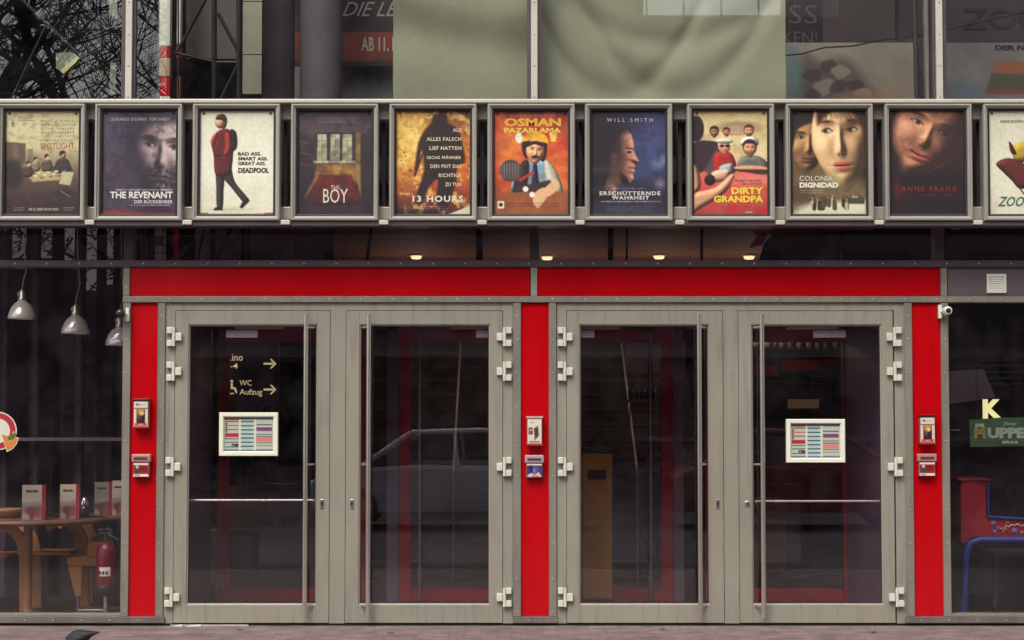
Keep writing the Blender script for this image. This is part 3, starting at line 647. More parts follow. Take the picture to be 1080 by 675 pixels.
def art1(c):
    c.vgrad([(0, (92, 86, 100)), (30, (112, 108, 122)), (60, (110, 92, 104)), (90, (74, 58, 70)), (114, (64, 40, 50))])
    c.cloud(22, (140, 136, 142), .4); c.ell(10, 66, 22, 14, (120, 44, 56), .55, 20, 22); c.poly([(0, 74), (34, 62), (80, 84), (80, 114), (0, 114)], (58, 46, 58), .75, 16)
    c.face(62, 46, 66, 88, (176, 156, 152), (60, 50, 62), (46, 38, 48), (120, 88, 86), 6, .03, (.55, -.5, .6), .20, .8, -.3); c.mixin((78, 70, 84), np.clip(.5-(s_x(c)-40)/26, 0, .8))
    c.poly([(24, 0), (80, 0), (80, 14), (60, 16), (44, 22), (34, 40), (30, 66), (22, 50), (22, 20)], (56, 48, 60), .8, 9, True)
    for i in range(26): x = c.rng.rand()*80; y = 55+c.rng.rand()*50; c.line(x, y, x+c.rng.randn()*8, y+c.rng.rand()*14, .6, (150, 130, 132), .35)
    c.line(25, 20, 22, 48, 1, (70, 100, 150), .5); c.cloud(7, (45, 36, 48), .35, .5, .7); c.ell(8, 112, 30, 3, (170, 50, 56), .7, 0, 4); c.rect(0, 111, 80, 114, (150, 44, 54), .5)
    c.dashes(16, 85, 75, 88.5, 1, (200, 196, 200), .8); c.dashes(30, 102, 75, 105, 1, (190, 186, 190), .7, 3)
    Wt(0, 'LEONARDO DiCAPRIO  TOM HARDY', 9, 8, 72, 11.3, (186, 184, 190), space=1.2); Wt(0, 'THE REVENANT', 9, 88.6, 76, 96, (232, 228, 222), bold=.03); Wt(0, 'DER RÜCKKEHRER', 35, 97, 76, 101.6, (215, 210, 208), bold=.02)
def art2(c):
    c.vgrad([(0, (212, 208, 180)), (60, (228, 224, 198)), (114, (216, 210, 184))]); c.cloud(30, (200, 194, 168), .4)
    c.ell(32, 108, 22, 2, (170, 160, 140), .6, 0, 4)
    # an anonymous walker in a dark red coat, seen from the side
    c.sol = 5; c.amb = .34
    c.poly([(18, 62), (27, 62), (26, 86), (25, 106), (19, 106), (18, 84)], (78, 66, 72), 1, 1, True)
    c.poly([(24, 62), (33, 60), (38, 78), (52, 96), (48, 101), (34, 84), (26, 74)], (86, 70, 76), 1, 1, True)
    c.poly([(17, 106), (25, 105), (25, 109), (15, 109)], (40, 26, 30)); c.poly([(47, 98), (52, 95), (54, 99), (46, 107), (43, 106)], (46, 30, 34))
    c.poly([(18, 24), (26, 20), (33, 23), (36, 40), (34, 66), (28, 72), (17, 70), (15, 50), (13, 36)], (112, 42, 46), 1, 1, True)
    c.poly([(12, 32), (18, 24), (20, 34), (17, 42), (20, 26), (14, 42)], (170, 58, 54), .9, 1, True); c.poly([(27, 26), (33, 26), (35, 40), (29, 50), (25, 52), (27, 40)], (180, 60, 54), .9, 1, True)
    c.poly([(32, 22), (39, 24), (40, 40), (34, 44)], (48, 34, 42), 1, 1, True); c.line(16, 50, 34, 48, 1.6, (44, 30, 34))
    c.ell(21.5, 12.5, 5.6, 7.4, (232, 178, 144), 1, -8, 1); c.poly([(17, 10), (19, 5), (25, 4), (29, 9), (28, 18), (24, 20), (25, 11)], (92, 58, 44), 1, 1, True)
    c.rect(0, 111.5, 10, 114, (150, 70, 60), .8); c.dashes(12, 111.4, 70, 114, 1, (150, 90, 80), .7); c.rect(70, 111.5, 80, 114, (150, 60, 56), .8)
    D = (58, 36, 40)
    Wt(0, 'BAD ASS.', 41, 45.5, 66, 49.4, D, bold=.04); Wt(0, 'SMART ASS.', 41, 50.8, 73, 54.7, D, bold=.04); Wt(0, 'GREAT ASS.', 41, 56, 71, 60, D, bold=.04); Wt(0, 'DEADPOOL', 41.5, 62.5, 74.5, 68.5, (66, 30, 36), bold=.05)
def art3(c):
    c.vgrad([(0, (70, 56, 62)), (24, (92, 78, 80)), (40, (72, 58, 62)), (114, (50, 38, 48))])
    c.poly([(20, 58), (60, 58), (62, 78), (18, 78)], (150, 116, 66), .95, 4); c.ell(50, 66, 14, 10, (172, 136, 74), .7, 0, 12)
    c.poly([(62, 26), (67, 24), (68, 96), (62, 74)], (150, 122, 70), .9, 2)
    c.rect(18, 24, 61, 56, (70, 58, 60))
    for x0 in (21, 35, 48):
        c.rect(x0, 26, x0+10, 55, (176, 172, 142)); c.rect(x0, 43, x0+10, 55, (150, 148, 124), .8, 3); c.line(x0+5, 26, x0+5, 55, .8, (120, 112, 96), .7)
        for y in (33, 40, 47): c.line(x0, y, x0+10, y, .6, (120, 112, 96), .6)
    c.rect(17, 55, 62, 57.5, (190, 184, 150))
    c.poly([(22, 70), (58, 70), (68, 100), (12, 100)], (112, 44, 42), .95, 3); c.poly([(12, 96), (68, 96), (72, 108), (8, 108)], (70, 32, 40), .8, 8)
    c.poly([(24, 64), (20, 70), (8, 92), (8, 98), (22, 74)], (140, 112, 74), .7, 1.5)
    for q in range(9): c.line(2+q*1.4, 36+q*3, 12+q, 40+q*3, .7, (130, 118, 110), .5)
    c.poly([(0, 24), (14, 32), (14, 74), (0, 98)], (58, 48, 56), .5, 3); c.poly([(80, 18), (68, 30), (68, 78), (80, 110)], (60, 48, 52), .7, 3); c.cloud(7, (40, 30, 38), .35)
    for y in (34, 46, 58): c.line(2, y, 12, y+2, 1, (150, 136, 120), .4)
    c.dashes(20, 7, 62, 14, 3, (170, 160, 150), .45); c.dashes(10, 104, 70, 112, 3, (130, 116, 116), .4, 8)
    Wt(0, 'THE', 35.5, 82, 45, 86, (214, 206, 186)); Wt(0, 'BOY', 27.5, 85.5, 54, 101, (222, 214, 192), bold=.0)
def art4(c):
    c.vgrad([(0, (96, 66, 50)), (30, (176, 122, 60)), (60, (190, 116, 50)), (90, (130, 62, 40)), (114, (50, 30, 36))])
    c.ell(10, 40, 26, 40, (226, 178, 92), .7, 0, 40); c.ell(64, 60, 22, 30, (214, 116, 48), .6, 0, 30); c.cloud(14, (120, 60, 34), .5, .5, .7); c.cloud(7, (246, 214, 130), .6, .5, .68); c.ell(14, 30, 14, 24, (250, 216, 130), .6, 0, 24)
    c.rng = np.random.RandomState(3)
    for i in range(60): c.ell(c.rng.rand()*80, c.rng.rand()*90, .4+c.rng.rand()*.9, .3+c.rng.rand()*.6, (60, 34, 30), .7, c.rng.rand()*180)
    c.poly([(38, 14), (40, 6), (47, 3), (54, 6), (56, 14), (66, 20), (72, 40), (74, 56), (66, 62), (64, 80), (54, 108), (44, 100), (45, 76), (36, 84), (26, 104), (22, 94), (30, 66), (28, 44), (24, 62), (20, 70), (24, 36), (32, 20)], (44, 28, 36), .93, 3, True)
    c.line(30, 44, 20, 72, 1.4, (36, 22, 30)); c.cloud(5, (110, 64, 44), .25, .55, .7)
    c.poly([(54, 114), (80, 104), (80, 114)], (196, 188, 160), 1, 1); c.dashes(8, 104, 56, 110, 3, (180, 170, 160), .55); c.rect(0, 108, 50, 114, (34, 24, 32), .5, 3)
    Cc = (232, 222, 190)
    for i, (t, x0) in enumerate((('ALS', 61), ('ALLES FALSCH', 33), ('LIEF HATTEN', 36), ('SECHS MÄNNER', 33), ('DEN MUT DAS', 37), ('RICHTIGE', 46), ('ZU TUN', 53))):
        Wt(0, t, x0, 19.4+i*9.9, 70, 23.4+i*9.9, Cc, bold=.012, space=1.1)
    Wt(0, '13 HOURS', 18, 93, 72, 100, (236, 228, 200), bold=.03, space=1.2)
def art5(c):
    c.vgrad([(0, (84, 44, 50)), (8, (150, 58, 46)), (40, (196, 74, 46)), (80, (190, 84, 50)), (114, (120, 70, 48))])
    for k in range(14): t = k/14*2*math.pi; c.poly([(40, 60), (40+90*math.cos(t), 60+90*math.sin(t)), (40+90*math.cos(t+.2), 60+90*math.sin(t+.2))], (224, 140, 70), .3, 3)
    c.ell(16, 40, 16, 20, (230, 170, 80), .5, 0, 20); c.ell(66, 70, 16, 26, (226, 150, 70), .4, 0, 24)
    c.sol = 7; c.amb = .34
    c.poly([(20, 90), (27, 62), (36, 54), (54, 54), (64, 62), (70, 92)], (150, 176, 190), 1, 1.5, True); c.poly([(25, 66), (33, 54), (38, 60), (33, 92), (20, 92)], (60, 46, 50), 1, 1.5, True)
    c.poly([(42, 58), (46, 58), (49, 84), (44, 90), (40, 84)], (40, 54, 92), 1, 1)
    c.poly([(54, 56), (66, 64), (74, 90), (60, 94)], (226, 220, 196), 1, 1.5, True)
    c.poly([(30, 40), (33, 30), (45, 26), (55, 31), (57, 44), (53, 56), (45, 50), (34, 52)], (58, 34, 34), 1, 1, True)
    c.sol = None; c.face(44.5, 45, 20, 24, (232, 176, 136), (120, 70, 54), (50, 30, 30), (190, 96, 88), 6, .02, (-.5, -.5, .7), .3, 0, 0, 1.2, .12); c.poly([(36, 40), (44, 37), (53, 40), (52, 36), (44, 33), (36, 36)], (56, 32, 32), 1, 1, True)
    c.poly([(39.5, 51), (44, 49.4), (49.5, 50.6), (48.5, 52.4), (44.5, 51.4), (40.5, 52.6)], (48, 28, 28), .95, .8)
    c.poly([(40, 50.5), (44, 49), (48, 50.5), (47, 52), (41, 52)], (58, 34, 32)); pass
    c.poly([(30, 34), (34, 26), (44, 23), (55, 27), (58, 36), (44, 32)], (226, 168, 52), 1, 1, True); c.ell(27, 30, 4, 6, (226, 218, 190)); c.poly([(59, 22), (69, 22), (66, 34), (61, 34)], (230, 190, 90))
    c.ell(18, 66, 12, 12, (84, 74, 76)); 
    for k in range(7): c.line(8+k*3, 58, 8+k*3, 74, .7, (170, 160, 150), .8)
    c.line(28, 76, 42, 68, 3, (200, 60, 84)); c.poly([(22, 84), (60, 76), (66, 90), (24, 92)], (70, 50, 54), 1, 2)
    c.poly([(0, 90), (80, 88), (80, 114), (0, 114)], (150, 96, 62), .95, 2); c.cloud(12, (110, 64, 44), .35)
    c.poly([(44, 90), (54, 84), (58, 92), (50, 104), (46, 106), (42, 100)], (214, 170, 132), 1, 1, True); c.poly([(54, 86), (66, 76), (70, 84), (58, 94)], (214, 170, 132), 1, 1, True)
    for q in ((34, 86), (41, 92)): c.ell(*q, 3, 3, (232, 224, 204))
    c.rect(4, 99, 11, 107, (214, 206, 180)); c.ell(7.5, 103, 2, 2, (40, 34, 36)); c.dashes(14, 100, 70, 106, 2, (90, 54, 44), .5)
    Wt(0, 'OSMAN', 11, 8.5, 72, 17.5, (228, 176, 56), bold=.045); Wt(0, 'PAZARLAMA', 11, 19, 72, 24.5, (240, 196, 84), bold=.045); Wt(0, 'SAHAN GÖKBAKAR', 18, 4.6, 66, 6.8, (200, 150, 120), space=1.4)
def art6(c):
    c.vgrad([(0, (48, 42, 62)), (30, (62, 64, 96)), (60, (66, 72, 106)), (90, (56, 52, 70)), (114, (62, 60, 72))])
    c.ell(66, 34, 26, 30, (84, 92, 128), .6, 0, 34); c.ell(76, 56, 10, 5, (150, 160, 180), .55, -20, 10); c.ell(8, 30, 26, 60, (44, 34, 44), .8, 0, 30)
    c.sol = 15; c.LT = (.86, -.25, .30); c.amb = .16
    c.poly([(4, 76), (8, 34), (20, 19), (35, 17), (43, 26), (46, 37), (45.4, 42), (46.5, 46), (51.5, 55), (50.5, 57.5), (46.5, 58.5), (47.5, 62), (46.3, 64), (47.2, 67), (45, 70), (45.5, 75), (41, 80), (33, 80), (27, 84), (26, 96), (0, 100)], (176, 128, 108), 1, 1.4)
    c.sol = None; c.poly([(0, 74), (2, 30), (16, 12), (34, 14), (41, 22), (30, 30), (28, 46), (20, 62), (8, 80)], (42, 32, 42), .9, 8, True)
    c.line(37, 41, 44.5, 42, 1.6, (40, 26, 30), .8, 1.4); c.ell(41, 45.6, 2.6, 1.3, (34, 24, 28), .9, 0, 1.4); c.line(41, 62.8, 47, 62.8, 1.0, (50, 26, 28), .8, 1); c.ell(46.5, 56.5, 2.2, 1.4, (70, 40, 38), .5, 0, 1.5); c.ell(24, 52, 4, 7, (110, 78, 68), .7, 10, 3)
    c.line(0, 66, 30, 62, 7, (110, 92, 90), .45, 8); c.line(0, 88, 26, 84, 9, (90, 74, 80), .5, 9); c.ell(74, 80, 5, 6, (170, 168, 160), .7, 0, 6)
    c.cloud(9, (40, 36, 54), .3); c.dashes(22, 84, 58, 86.5, 1, (190, 186, 186), .6); c.dashes(10, 98, 74, 101, 1, (200, 196, 196), .7, 4); c.dashes(16, 104, 66, 112, 4, (150, 150, 160), .4, 6)
    Wt(0, 'WILL SMITH', 17, 8.5, 66, 12.5, (200, 196, 196), space=1.8); Wt(0, 'ERSCHÜTTERNDE', 9, 87.5, 74, 92.6, (226, 222, 214), bold=.02, space=1.2); Wt(0, 'WAHRHEIT', 22, 93.3, 62, 97.3, (226, 222, 214), bold=.02, space=1.2)
def art7(c):
    c.vgrad([(0, (186, 166, 124)), (26, (210, 192, 144)), (50, (220, 196, 150)), (66, (216, 110, 96)), (114, (176, 46, 56))])
    c.cloud(14, (150, 126, 92), .4); c.ell(50, 18, 24, 6, (120, 100, 80), .6, 0, 4); c.ell(52, 20, 20, 4, (170, 150, 120), .8, 0, 3)
    c.ell(4, 20, 8, 14, (56, 40, 48)); c.poly([(0, 36), (24, 34), (30, 42), (12, 66), (2, 64)], (70, 48, 58), 1, 1.5, True); c.poly([(12, 66), (24, 42), (30, 44), (20, 74)], (96, 74, 78), .9, 1)
    c.sol = 6; c.amb = .34
    def head(x, y, r, sk, hr, gl=0):
        so = c.sol; c.sol = None; c.ell(x, y-.25*r, r*1.0, r*1.15, hr, 1, 0, 1); c.face(x, y, r*1.75, r*2.1, [min(255, q*1.12) for q in sk], (110, 66, 52), (50, 32, 32), (180, 90, 80), 0, .04, (-.4, -.6, .7), .34, .3 if gl == 0 else 0, 0, .8, .16)
        c.poly([(x-r*.95, y-.25*r), (x-r*.85, y-r*1.05), (x, y-r*1.4), (x+r*.85, y-r*1.05), (x+r*.95, y-.25*r), (x+r*.6, y-.72*r), (x-r*.6, y-.72*r)], hr, 1, 1.6, True)
        if gl: c.ell(x-r*.42, y-.16*r, r*.34, r*.24, (40, 24, 28), .95, 0, .8); c.ell(x+r*.42, y-.16*r, r*.34, r*.24, (40, 24, 28), .95, 0, .8); c.line(x-r*.9, y-.22*r, x+r*.9, y-.22*r, .5, (40, 24, 28), .8)
        c.sol = so
    head(23, 24, 5, (150, 106, 84), (50, 34, 36)); head(36, 24, 4, (170, 120, 90), (80, 50, 40)); head(60, 23, 5.5, (190, 140, 110), (90, 60, 46)); c.poly([(54, 30), (66, 29), (70, 38), (52, 38)], (226, 220, 200), 1, 1, True); c.line(40, 26, 54, 26, 3, (190, 140, 108))
    c.poly([(22, 52), (26, 46), (40, 46), (46, 58), (44, 68), (24, 68)], (184, 56, 50), 1, 1, True); head(34, 40, 7, (206, 150, 120), (226, 214, 190), 1); c.ell(34, 33.5, 9, 3, (226, 214, 180))
    c.poly([(48, 58), (54, 50), (70, 50), (80, 58), (80, 70), (52, 66)], (120, 120, 110), 1, 1, True); head(61, 42, 7.5, (196, 142, 110), (60, 38, 36)); c.poly([(44, 62), (60, 60), (80, 62), (80, 67), (50, 67)], (206, 150, 118), 1, 1, True)
    c.poly([(28, 62), (42, 58), (42, 72), (32, 74)], (150, 190, 186), .9, 1.5, True); c.poly([(20, 68), (32, 64), (40, 66), (36, 76), (22, 78)], (226, 180, 150), 1, 1.5, True); c.ell(18, 76, 6, 6, (60, 40, 50))
    c.poly([(0, 92), (24, 84), (40, 70), (44, 74), (34, 90), (10, 106), (0, 110)], (226, 168, 130), 1, 1.5, True); c.poly([(0, 60), (6, 66), (8, 84), (0, 88)], (220, 160, 124), 1, 1.5, True)
    c.ell(66, 76, 30, 6, (236, 150, 140), .5, 0, 8); c.dashes(30, 104, 76, 109, 2, (120, 30, 40), .5); c.rect(56, 111, 64, 112.4, (230, 210, 190))
    Wt(0, 'ROBERT DE NIRO', 45, 75.5, 74, 77.8, (70, 24, 30)); Wt(0, 'ZAC EFRON', 52, 79, 74, 81, (70, 24, 30)); Wt(0, 'DIRTY', 41, 84, 75, 91.5, (240, 220, 62), bold=.04); Wt(0, 'GRANDPA', 22, 93, 75, 100.5, (240, 220, 62), bold=.04)
def art8(c):
    c.vgrad([(0, (110, 90, 62)), (40, (140, 116, 80)), (80, (120, 104, 76)), (114, (180, 172, 140))]); c.hgrad([(0, (90, 68, 48)), (80, (120, 96, 66))], .4)
    c.poly([(0, 0), (40, 0), (36, 30), (0, 40)], (52, 38, 34), .9, 6, True)
    c.face(16, 35, 42, 60, (178, 138, 98), (80, 54, 42), (44, 30, 28), (140, 84, 70), 2, .07, (-.5, -.4, .62), .14, .25, .3, 0, .1); c.poly([(0, 40), (-2, 2), (14, -4), (38, 2), (36, 16), (22, 14), (8, 20), (4, 30)], (46, 32, 30), .95, 3, True)
    c.poly([(30, -6), (90, -6), (90, 84), (70, 76), (40, 40), (32, 20)], (58, 38, 32), 1, 6, True)
    c.face(55, 30, 66, 100, (222, 182, 138), (120, 84, 62), (56, 36, 32), (186, 92, 84), -3, -.05, (-.7, -.3, .6), .22, 0, -.8, 0, .06)
    c.poly([(28, 16), (30, -8), (60, -12), (90, -8), (90, 60), (80, 44), (77, 20), (66, 3), (48, 0), (38, 6)], (62, 40, 32), .95, 5, True)
    for q in range(14): c.line(74+q*.6, 0, 79+q*.4, 60, .4, (96, 66, 46), .4)
    for q in range(26): c.line(30+q*1.1+c.rng.rand()*3, -2, 28+q*1.6+c.rng.rand()*6, 5+abs(q-11)*.8+c.rng.rand()*4, .5, (44, 28, 24) if q % 2 else (110, 78, 56), .55)
    c.poly([(0, 70), (30, 64), (50, 78), (80, 74), (80, 100), (0, 100)], (112, 98, 74), .75, 10, True); c.ell(44, 76, 10, 7, (150, 150, 100), .7, 0, 6)
    c.poly([(0, 102), (80, 98), (80, 114), (0, 114)], (204, 198, 168), .95, 6); c.poly([(0, 84), (18, 80), (22, 100), (0, 112)], (90, 66, 60), .7, 8)
    rr = random.Random(5)
    for i in range(20): c.person(22+rr.random()*38, 104+rr.random()*5, 11+rr.random()*4, random.Random(i).choice([(50, 40, 38), (90, 80, 66), (170, 162, 140), (70, 58, 50)]), (120, 96, 76))
    c.poly([(60, 96), (64, 92), (72, 92), (78, 96), (78, 102), (60, 102)], (84, 78, 70)); c.rect(64, 93, 71, 95.5, (150, 148, 130))
    c.dashes(9, 86, 34, 91, 2, (190, 180, 150), .5)
    Wt(0, 'COLONIA', 8.5, 71.5, 44, 77, (226, 220, 196)); Wt(0, 'DIGNIDAD', 8.5, 78.5, 50, 84.5, (238, 232, 210), bold=.05)
def art9(c):
    c.vgrad([(0, (80, 56, 50)), (50, (92, 64, 56)), (72, (56, 38, 42)), (114, (42, 28, 36))])
    c.poly([(0, 0), (80, 0), (80, 60), (60, 76), (10, 70), (0, 40)], (66, 46, 44), 1, 10, True)
    c.face(38, 24, 76, 86, (206, 150, 118), (90, 58, 50), (70, 46, 42), (176, 100, 92), 24, .05, (-.5, -.6, .6), .22, 0, .3, 1.6, .18)
    c.poly([(54, 22), (80, 8), (86, 70), (60, 66), (58, 40)], (64, 44, 46), .8, 12, True); c.poly([(-4, -4), (10, -2), (4, 30), (12, 60), (-4, 74)], (52, 36, 40), .9, 10, True)
    c.poly([(-5, 74), (40, 66), (85, 72), (85, 120), (-5, 120)], (44, 30, 36), .92, 16, True); c.cloud(18, (60, 40, 44), .35); c.poly([(0, 84), (8, 76), (14, 86), (8, 98)], (130, 34, 36), .55, 8)
    c.dashes(20, 79, 60, 81, 1, (110, 70, 64), .5)
    Wt(0, 'ANNE FRANK', 12, 83, 71, 88.5, (150, 44, 42), space=1.5); Wt(0, 'DAS TAGEBUCH DER', 20, 91.5, 66, 94, (120, 38, 38), space=1.3)
def art10(c):
    c.vgrad([(0, (196, 192, 168)), (60, (212, 208, 182)), (114, (206, 202, 176))]); c.cloud(26, (184, 180, 156), .4)
    # loose brown and yellow autumn leaves
    c.sol = 7; c.amb = .34
    c.poly([(8, 58), (22, 52), (40, 60), (46, 78), (34, 86), (24, 76), (16, 68)], (112, 56, 46), 1, 1, True); c.poly([(26, 40), (40, 34), (48, 44), (40, 56), (28, 54)], (186, 158, 66), 1, 1, True)
    c.poly([(22, 34), (26, 38), (30, 48), (24, 46)], (96, 52, 44), 1, 1, True); c.poly([(50, 50), (66, 40), (74, 60), (58, 72)], (150, 110, 60), 1, 1, True); c.line(34, 86, 38, 92, 1.5, (96, 50, 42))
    Wt(0, 'GANZ SCHÖN AUSGEFUCHST!', 13, 10, 64, 13.4, (52, 44, 44), bold=.02); Wt(0, 'ZOOMANIA', 9, 94, 74, 105, (58, 104, 86), bold=.02, shear=.05) 
POSTERS = [
 (art0, 'sepia film poster of an office group round a table, leftmost in the row'),
 (art1, 'film poster with a weathered bearded face in grey blue above white capitals'),
 (art2, 'white film poster with a lone walker in dark red beside four lines of heavy lettering'),
 (art3, 'dark film poster of a room with three bright windows and a red carpet'),
 (art4, 'orange explosion film poster with a dark standing figure and seven lines of white text'),
 (art5, 'orange red film poster of a moustached man in a yellow cap leaning on a table'),
 (art6, 'dark blue film poster with a man\'s face in profile looking right'),
 (art7, 'beach film poster in beige and red with yellow title letters and men in sunglasses'),
 (art8, 'sepia film poster of a man and a woman close up above a small street crowd'),
 (art9, 'dark brown film poster of one smiling face with faint red lettering'),
 (art10, 'pale film poster with green title letters, cut off at the right edge')]
CASE_PROF = [(0, YB), (0, YF+.012), (.006, YF), (.016, YF-.001), (.022, YF+.012), (.030, YF+.014), (.038, YF+.040), (.038, YPOS+.004)]
for (x0, (fn, lab)) in zip(XS, POSTERS):
    x1 = x0+92.6; xa, xb = X(x0, 170, YF), X(x1, 170, YF); za, zb = Z(232.6, YF), Z(108.6, YF)
    t = thing('film_poster', ((xa+xb)/2, -.36, za), lab, 'poster', 'film posters in cases above the doors')
    b = MB(); b.ring(xa, za, xb, zb, CASE_PROF); b.build('frame', ALU, t)
    b = MB(); b.ring(xa+.0345, za+.0345, xb-.0345, zb-.0345, [(0, -.392), (.004, -.394), (.014, -.390), (.014, YPOS+.002)]); b.build('gasket', RUBBER, t)  # black gasket ring, also standing in for the dark shadow gap
    b = MB(); b.box((xa+.003, YB-.03, za+.003), (xb-.003, YB, zb-.003)); b.build('case_back', GAPM, t)
    cv = Canvas(80, 114); PK.clear(); fn(cv); cv.grain(9)
    cv.im *= (.96+.08*cv.noise(2.2, .2, .8))[..., None]
    q_ = np.clip(cv.im/255, 0, 1); q_ = q_*.45+.55*(q_*q_*(3-2*q_)); cv.im = q_*255*np.array((.97, .975, .985))
    m = MB(); pa, pb, qa, qb = xa+.040, xb-.040, za+.040, zb-.040
    m.box((pa-.001, YPOS+.001, qa-.001), (pb+.001, YPOS+.003, qb+.001), 0, rgb(60, 50, 54)); cv.sheet(m, pa+.004, qa+.004, pb-.004, qb-.004, YPOS)
    kx, kz = (pb-pa-.008)/80, (qb-qa-.008)/114
    for body, u0, v0, u1, v1, c, kw in PK:
        m.text(body, pa+.004+u0*kx, qb-.004-v1*kz, pa+.004+u1*kx, qb-.004-v0*kz, YPOS-.0012, col=rgb(*[q*.93 for q in c]), **kw)
    m.build('poster_sheet', INK, t)
    for u in (.06, .94):
        cl = MB(); cl.lathe([(.008, YPOS-.001), (.007, YPOS-.006), (.0005, YPOS-.007)], (pa+(pb-pa)*u, 0, qb-.025), 10, 0, 'y')
        cl.build('magnet', BLACK, t)
#@@EXTERIOR
# ================================================================== UPSTAIRS, BEHIND THE TALL GLASS
def blind(x0, x1, folds, lab, y_top=-60, wrinkle=.007, seed=1):
    Yb0 = .22; rr = np.random.RandomState(seed); nx, nz = 90, 90; m = MB(); v = []
    for j in range(nz):
        py = y_top+(112-y_top)*j/(nz-1)
        for i in range(nx):
            px = x0+(x1-x0)*i/(nx-1)
            dy = 0
            for (cx, cy, k, wd, amp) in folds:
                d = (py-(cy-k*((px-cx)/100.0)**2))
                dy += amp*math.exp(-(d/wd)**2)
            dy += wrinkle*math.sin(px*.055+py*.02+seed)+.5*wrinkle*math.sin(px*.13-py*.05)
            p = P(px, py, Yb0); v.append((p[0], Yb0-dy, p[2]))
    m.add(v, [(j*nx+i, (j+1)*nx+i, (j+1)*nx+i+1, j*nx+i+1) for j in range(nz-1) for i in range(nx-1)], 0, None, True)
    o = m.build('fabric_blind', mat('grey_green_fabric', (.335, .345, .245), .85, 0, .07, 2.5, .15, 240), None, 0, P((x0+x1)/2, 112, Yb0))
    return tag(o, lab, 'blind', 'fabric blinds behind the upper windows')
blind(414.5, 557, [(520, 20, 30, 26, .05), (440, 30, -20, 30, -.05)], 'plain grey green fabric blind, the narrower one beside the dark column', seed=2)
blind(570.5, 828.5, [(704, 45, 38, 14, -.030), (650, 100, 120, 16, -.034), (712, 100, 95, 17, -.032), (800, 100, 30, 30, .015)], 'wide grey green fabric blind with sagging folds, right of the pale mullion', seed=3)
def flat_sheet(cv, name, x0, y0, x1, y1, Y, lab, cat, texts=(), bold=.0, group=None, back=True):
    a = P(x0, y1, Y); b_ = P(x1, y0, Y)
    m = MB()
    if back: m.box((a[0], Y+.002, a[2]), (b_[0], Y+.02, b_[2]), 0, rgb(50, 44, 48))
    cv.sheet(m, a[0], a[2], b_[0], b_[2], Y)
    for (t, u0, v0, u1, v1, c, kw) in texts:
        p, q = P(u0, v1, Y-.003), P(u1, v0, Y-.003); m.text(t, p[0], p[2], q[0], q[2], Y-.003, col=rgb(*c), **kw)
    return tag(m.build(name, INKV, None, 0, (a[0], Y, a[2])), lab, cat, group)
c = Canvas(106, 80, 1.0); c.vgrad([(0, (52, 38, 42)), (44, (54, 38, 42)), (44.5, (138, 62, 42)), (74, (132, 56, 40)), (74.5, (40, 28, 34)), (80, (40, 28, 34))]); c.cloud(18, (40, 28, 34), .35)
flat_sheet(c, 'film_banner', 308, -10, 420, 70, 2.4, 'dark banner with grey handwritten letters above an orange brown strip, behind the grey column', 'banner',
           [('DIE LE', 361, 2, 415, 17, (170, 160, 156), dict(shear=.12, bold=.0)), ('AB 11. M', 381, 39, 421, 54, (186, 176, 162), dict(bold=.02))])
def bnr(w): return Canvas(w, 60, 1.0)
c = bnr(136); c.vgrad([(0, (150, 140, 128)), (60, (140, 126, 112))]); c.cloud(30, (120, 112, 104), .5); c.poly([(0, 0), (14, 10), (20, 34), (30, 60), (0, 60)], (92, 122, 126), .8, 10); c.poly([(8, 60), (14, 44), (22, 42), (30, 54), (28, 60)], (104, 112, 84), .8, 4)
# plain dark and tan cloud of colour in place of the picture printed here
c.poly([(20, 14), (40, 22), (62, 16), (84, 40), (92, 60), (24, 60)], (66, 52, 52), .6, 12, True); c.sol = 5; c.amb = .3
rk = random.Random(9)
for q in ((28, 34, 9, 8, 0), (44, 24, 8, 7, 0), (58, 30, 10, 8, 1), (38, 46, 12, 10, 1), (54, 46, 9, 8, 0), (70, 44, 9, 6, 0), (80, 52, 9, 6, 1), (30, 56, 9, 7, 0)): c.poly([(q[0]+q[2]*rk.uniform(.7, 1.35)*math.cos(t_*.9), q[1]+q[3]*rk.uniform(.6, 1.2)*math.sin(t_*.9)) for t_ in range(7)], (150, 138, 124) if q[4] else (62, 50, 52), .8, 2.2, True)
c.sol = None; c.poly([(50, 56), (66, 52), (96, 54), (90, 62), (50, 62)], (158, 108, 72), .6, 8, True); c.ell(100, 54, 20, 6, (150, 104, 84), .5, 0, 9)
flat_sheet(c, 'picture_board', 829, 45, 966, 106, 1.1, 'pale board printed with soft dark and bluish clouds, left of the steel pipe', 'board', group='printed boards behind the upper windows')
c = bnr(110); c.vgrad([(0, (122, 112, 112)), (30, (130, 122, 116)), (60, (110, 110, 112))]); c.cloud(24, (96, 92, 100), .5); c.poly([(0, 44), (20, 40), (44, 48), (60, 60), (0, 60)], (96, 108, 122), .8, 10); c.poly([(56, 20), (112, 20), (112, 34), (52, 32)], (150, 84, 52), .9, 2); c.poly([(52, 32), (112, 33), (112, 52), (44, 52)], (74, 72, 56), .9, 2); c.poly([(46, 48), (112, 48), (112, 54), (46, 54)], (120, 66, 48), .8, 2)
flat_sheet(c, 'picture_board', 994, 45, 1104, 106, 1.1, 'bluish grey board with an orange and green roof shape, right of the pale mullion', 'board', [('DER NEUE', 1049.5, 47.5, 1100, 53, (44, 34, 38), dict(bold=.05))], group='printed boards behind the upper windows')
w = MB(); w.pbox(828, -120, 868, 108, 1.5, 1.55, 40); part(w, 'wall_panel', BLACK)
w = MB(); w.pbox(868, -120, 944, 108, 1.5, 1.55, 40); part(w, 'wall_panel', mat('hall_plum', (.052, .036, .040), .8, 0, .1, 2))
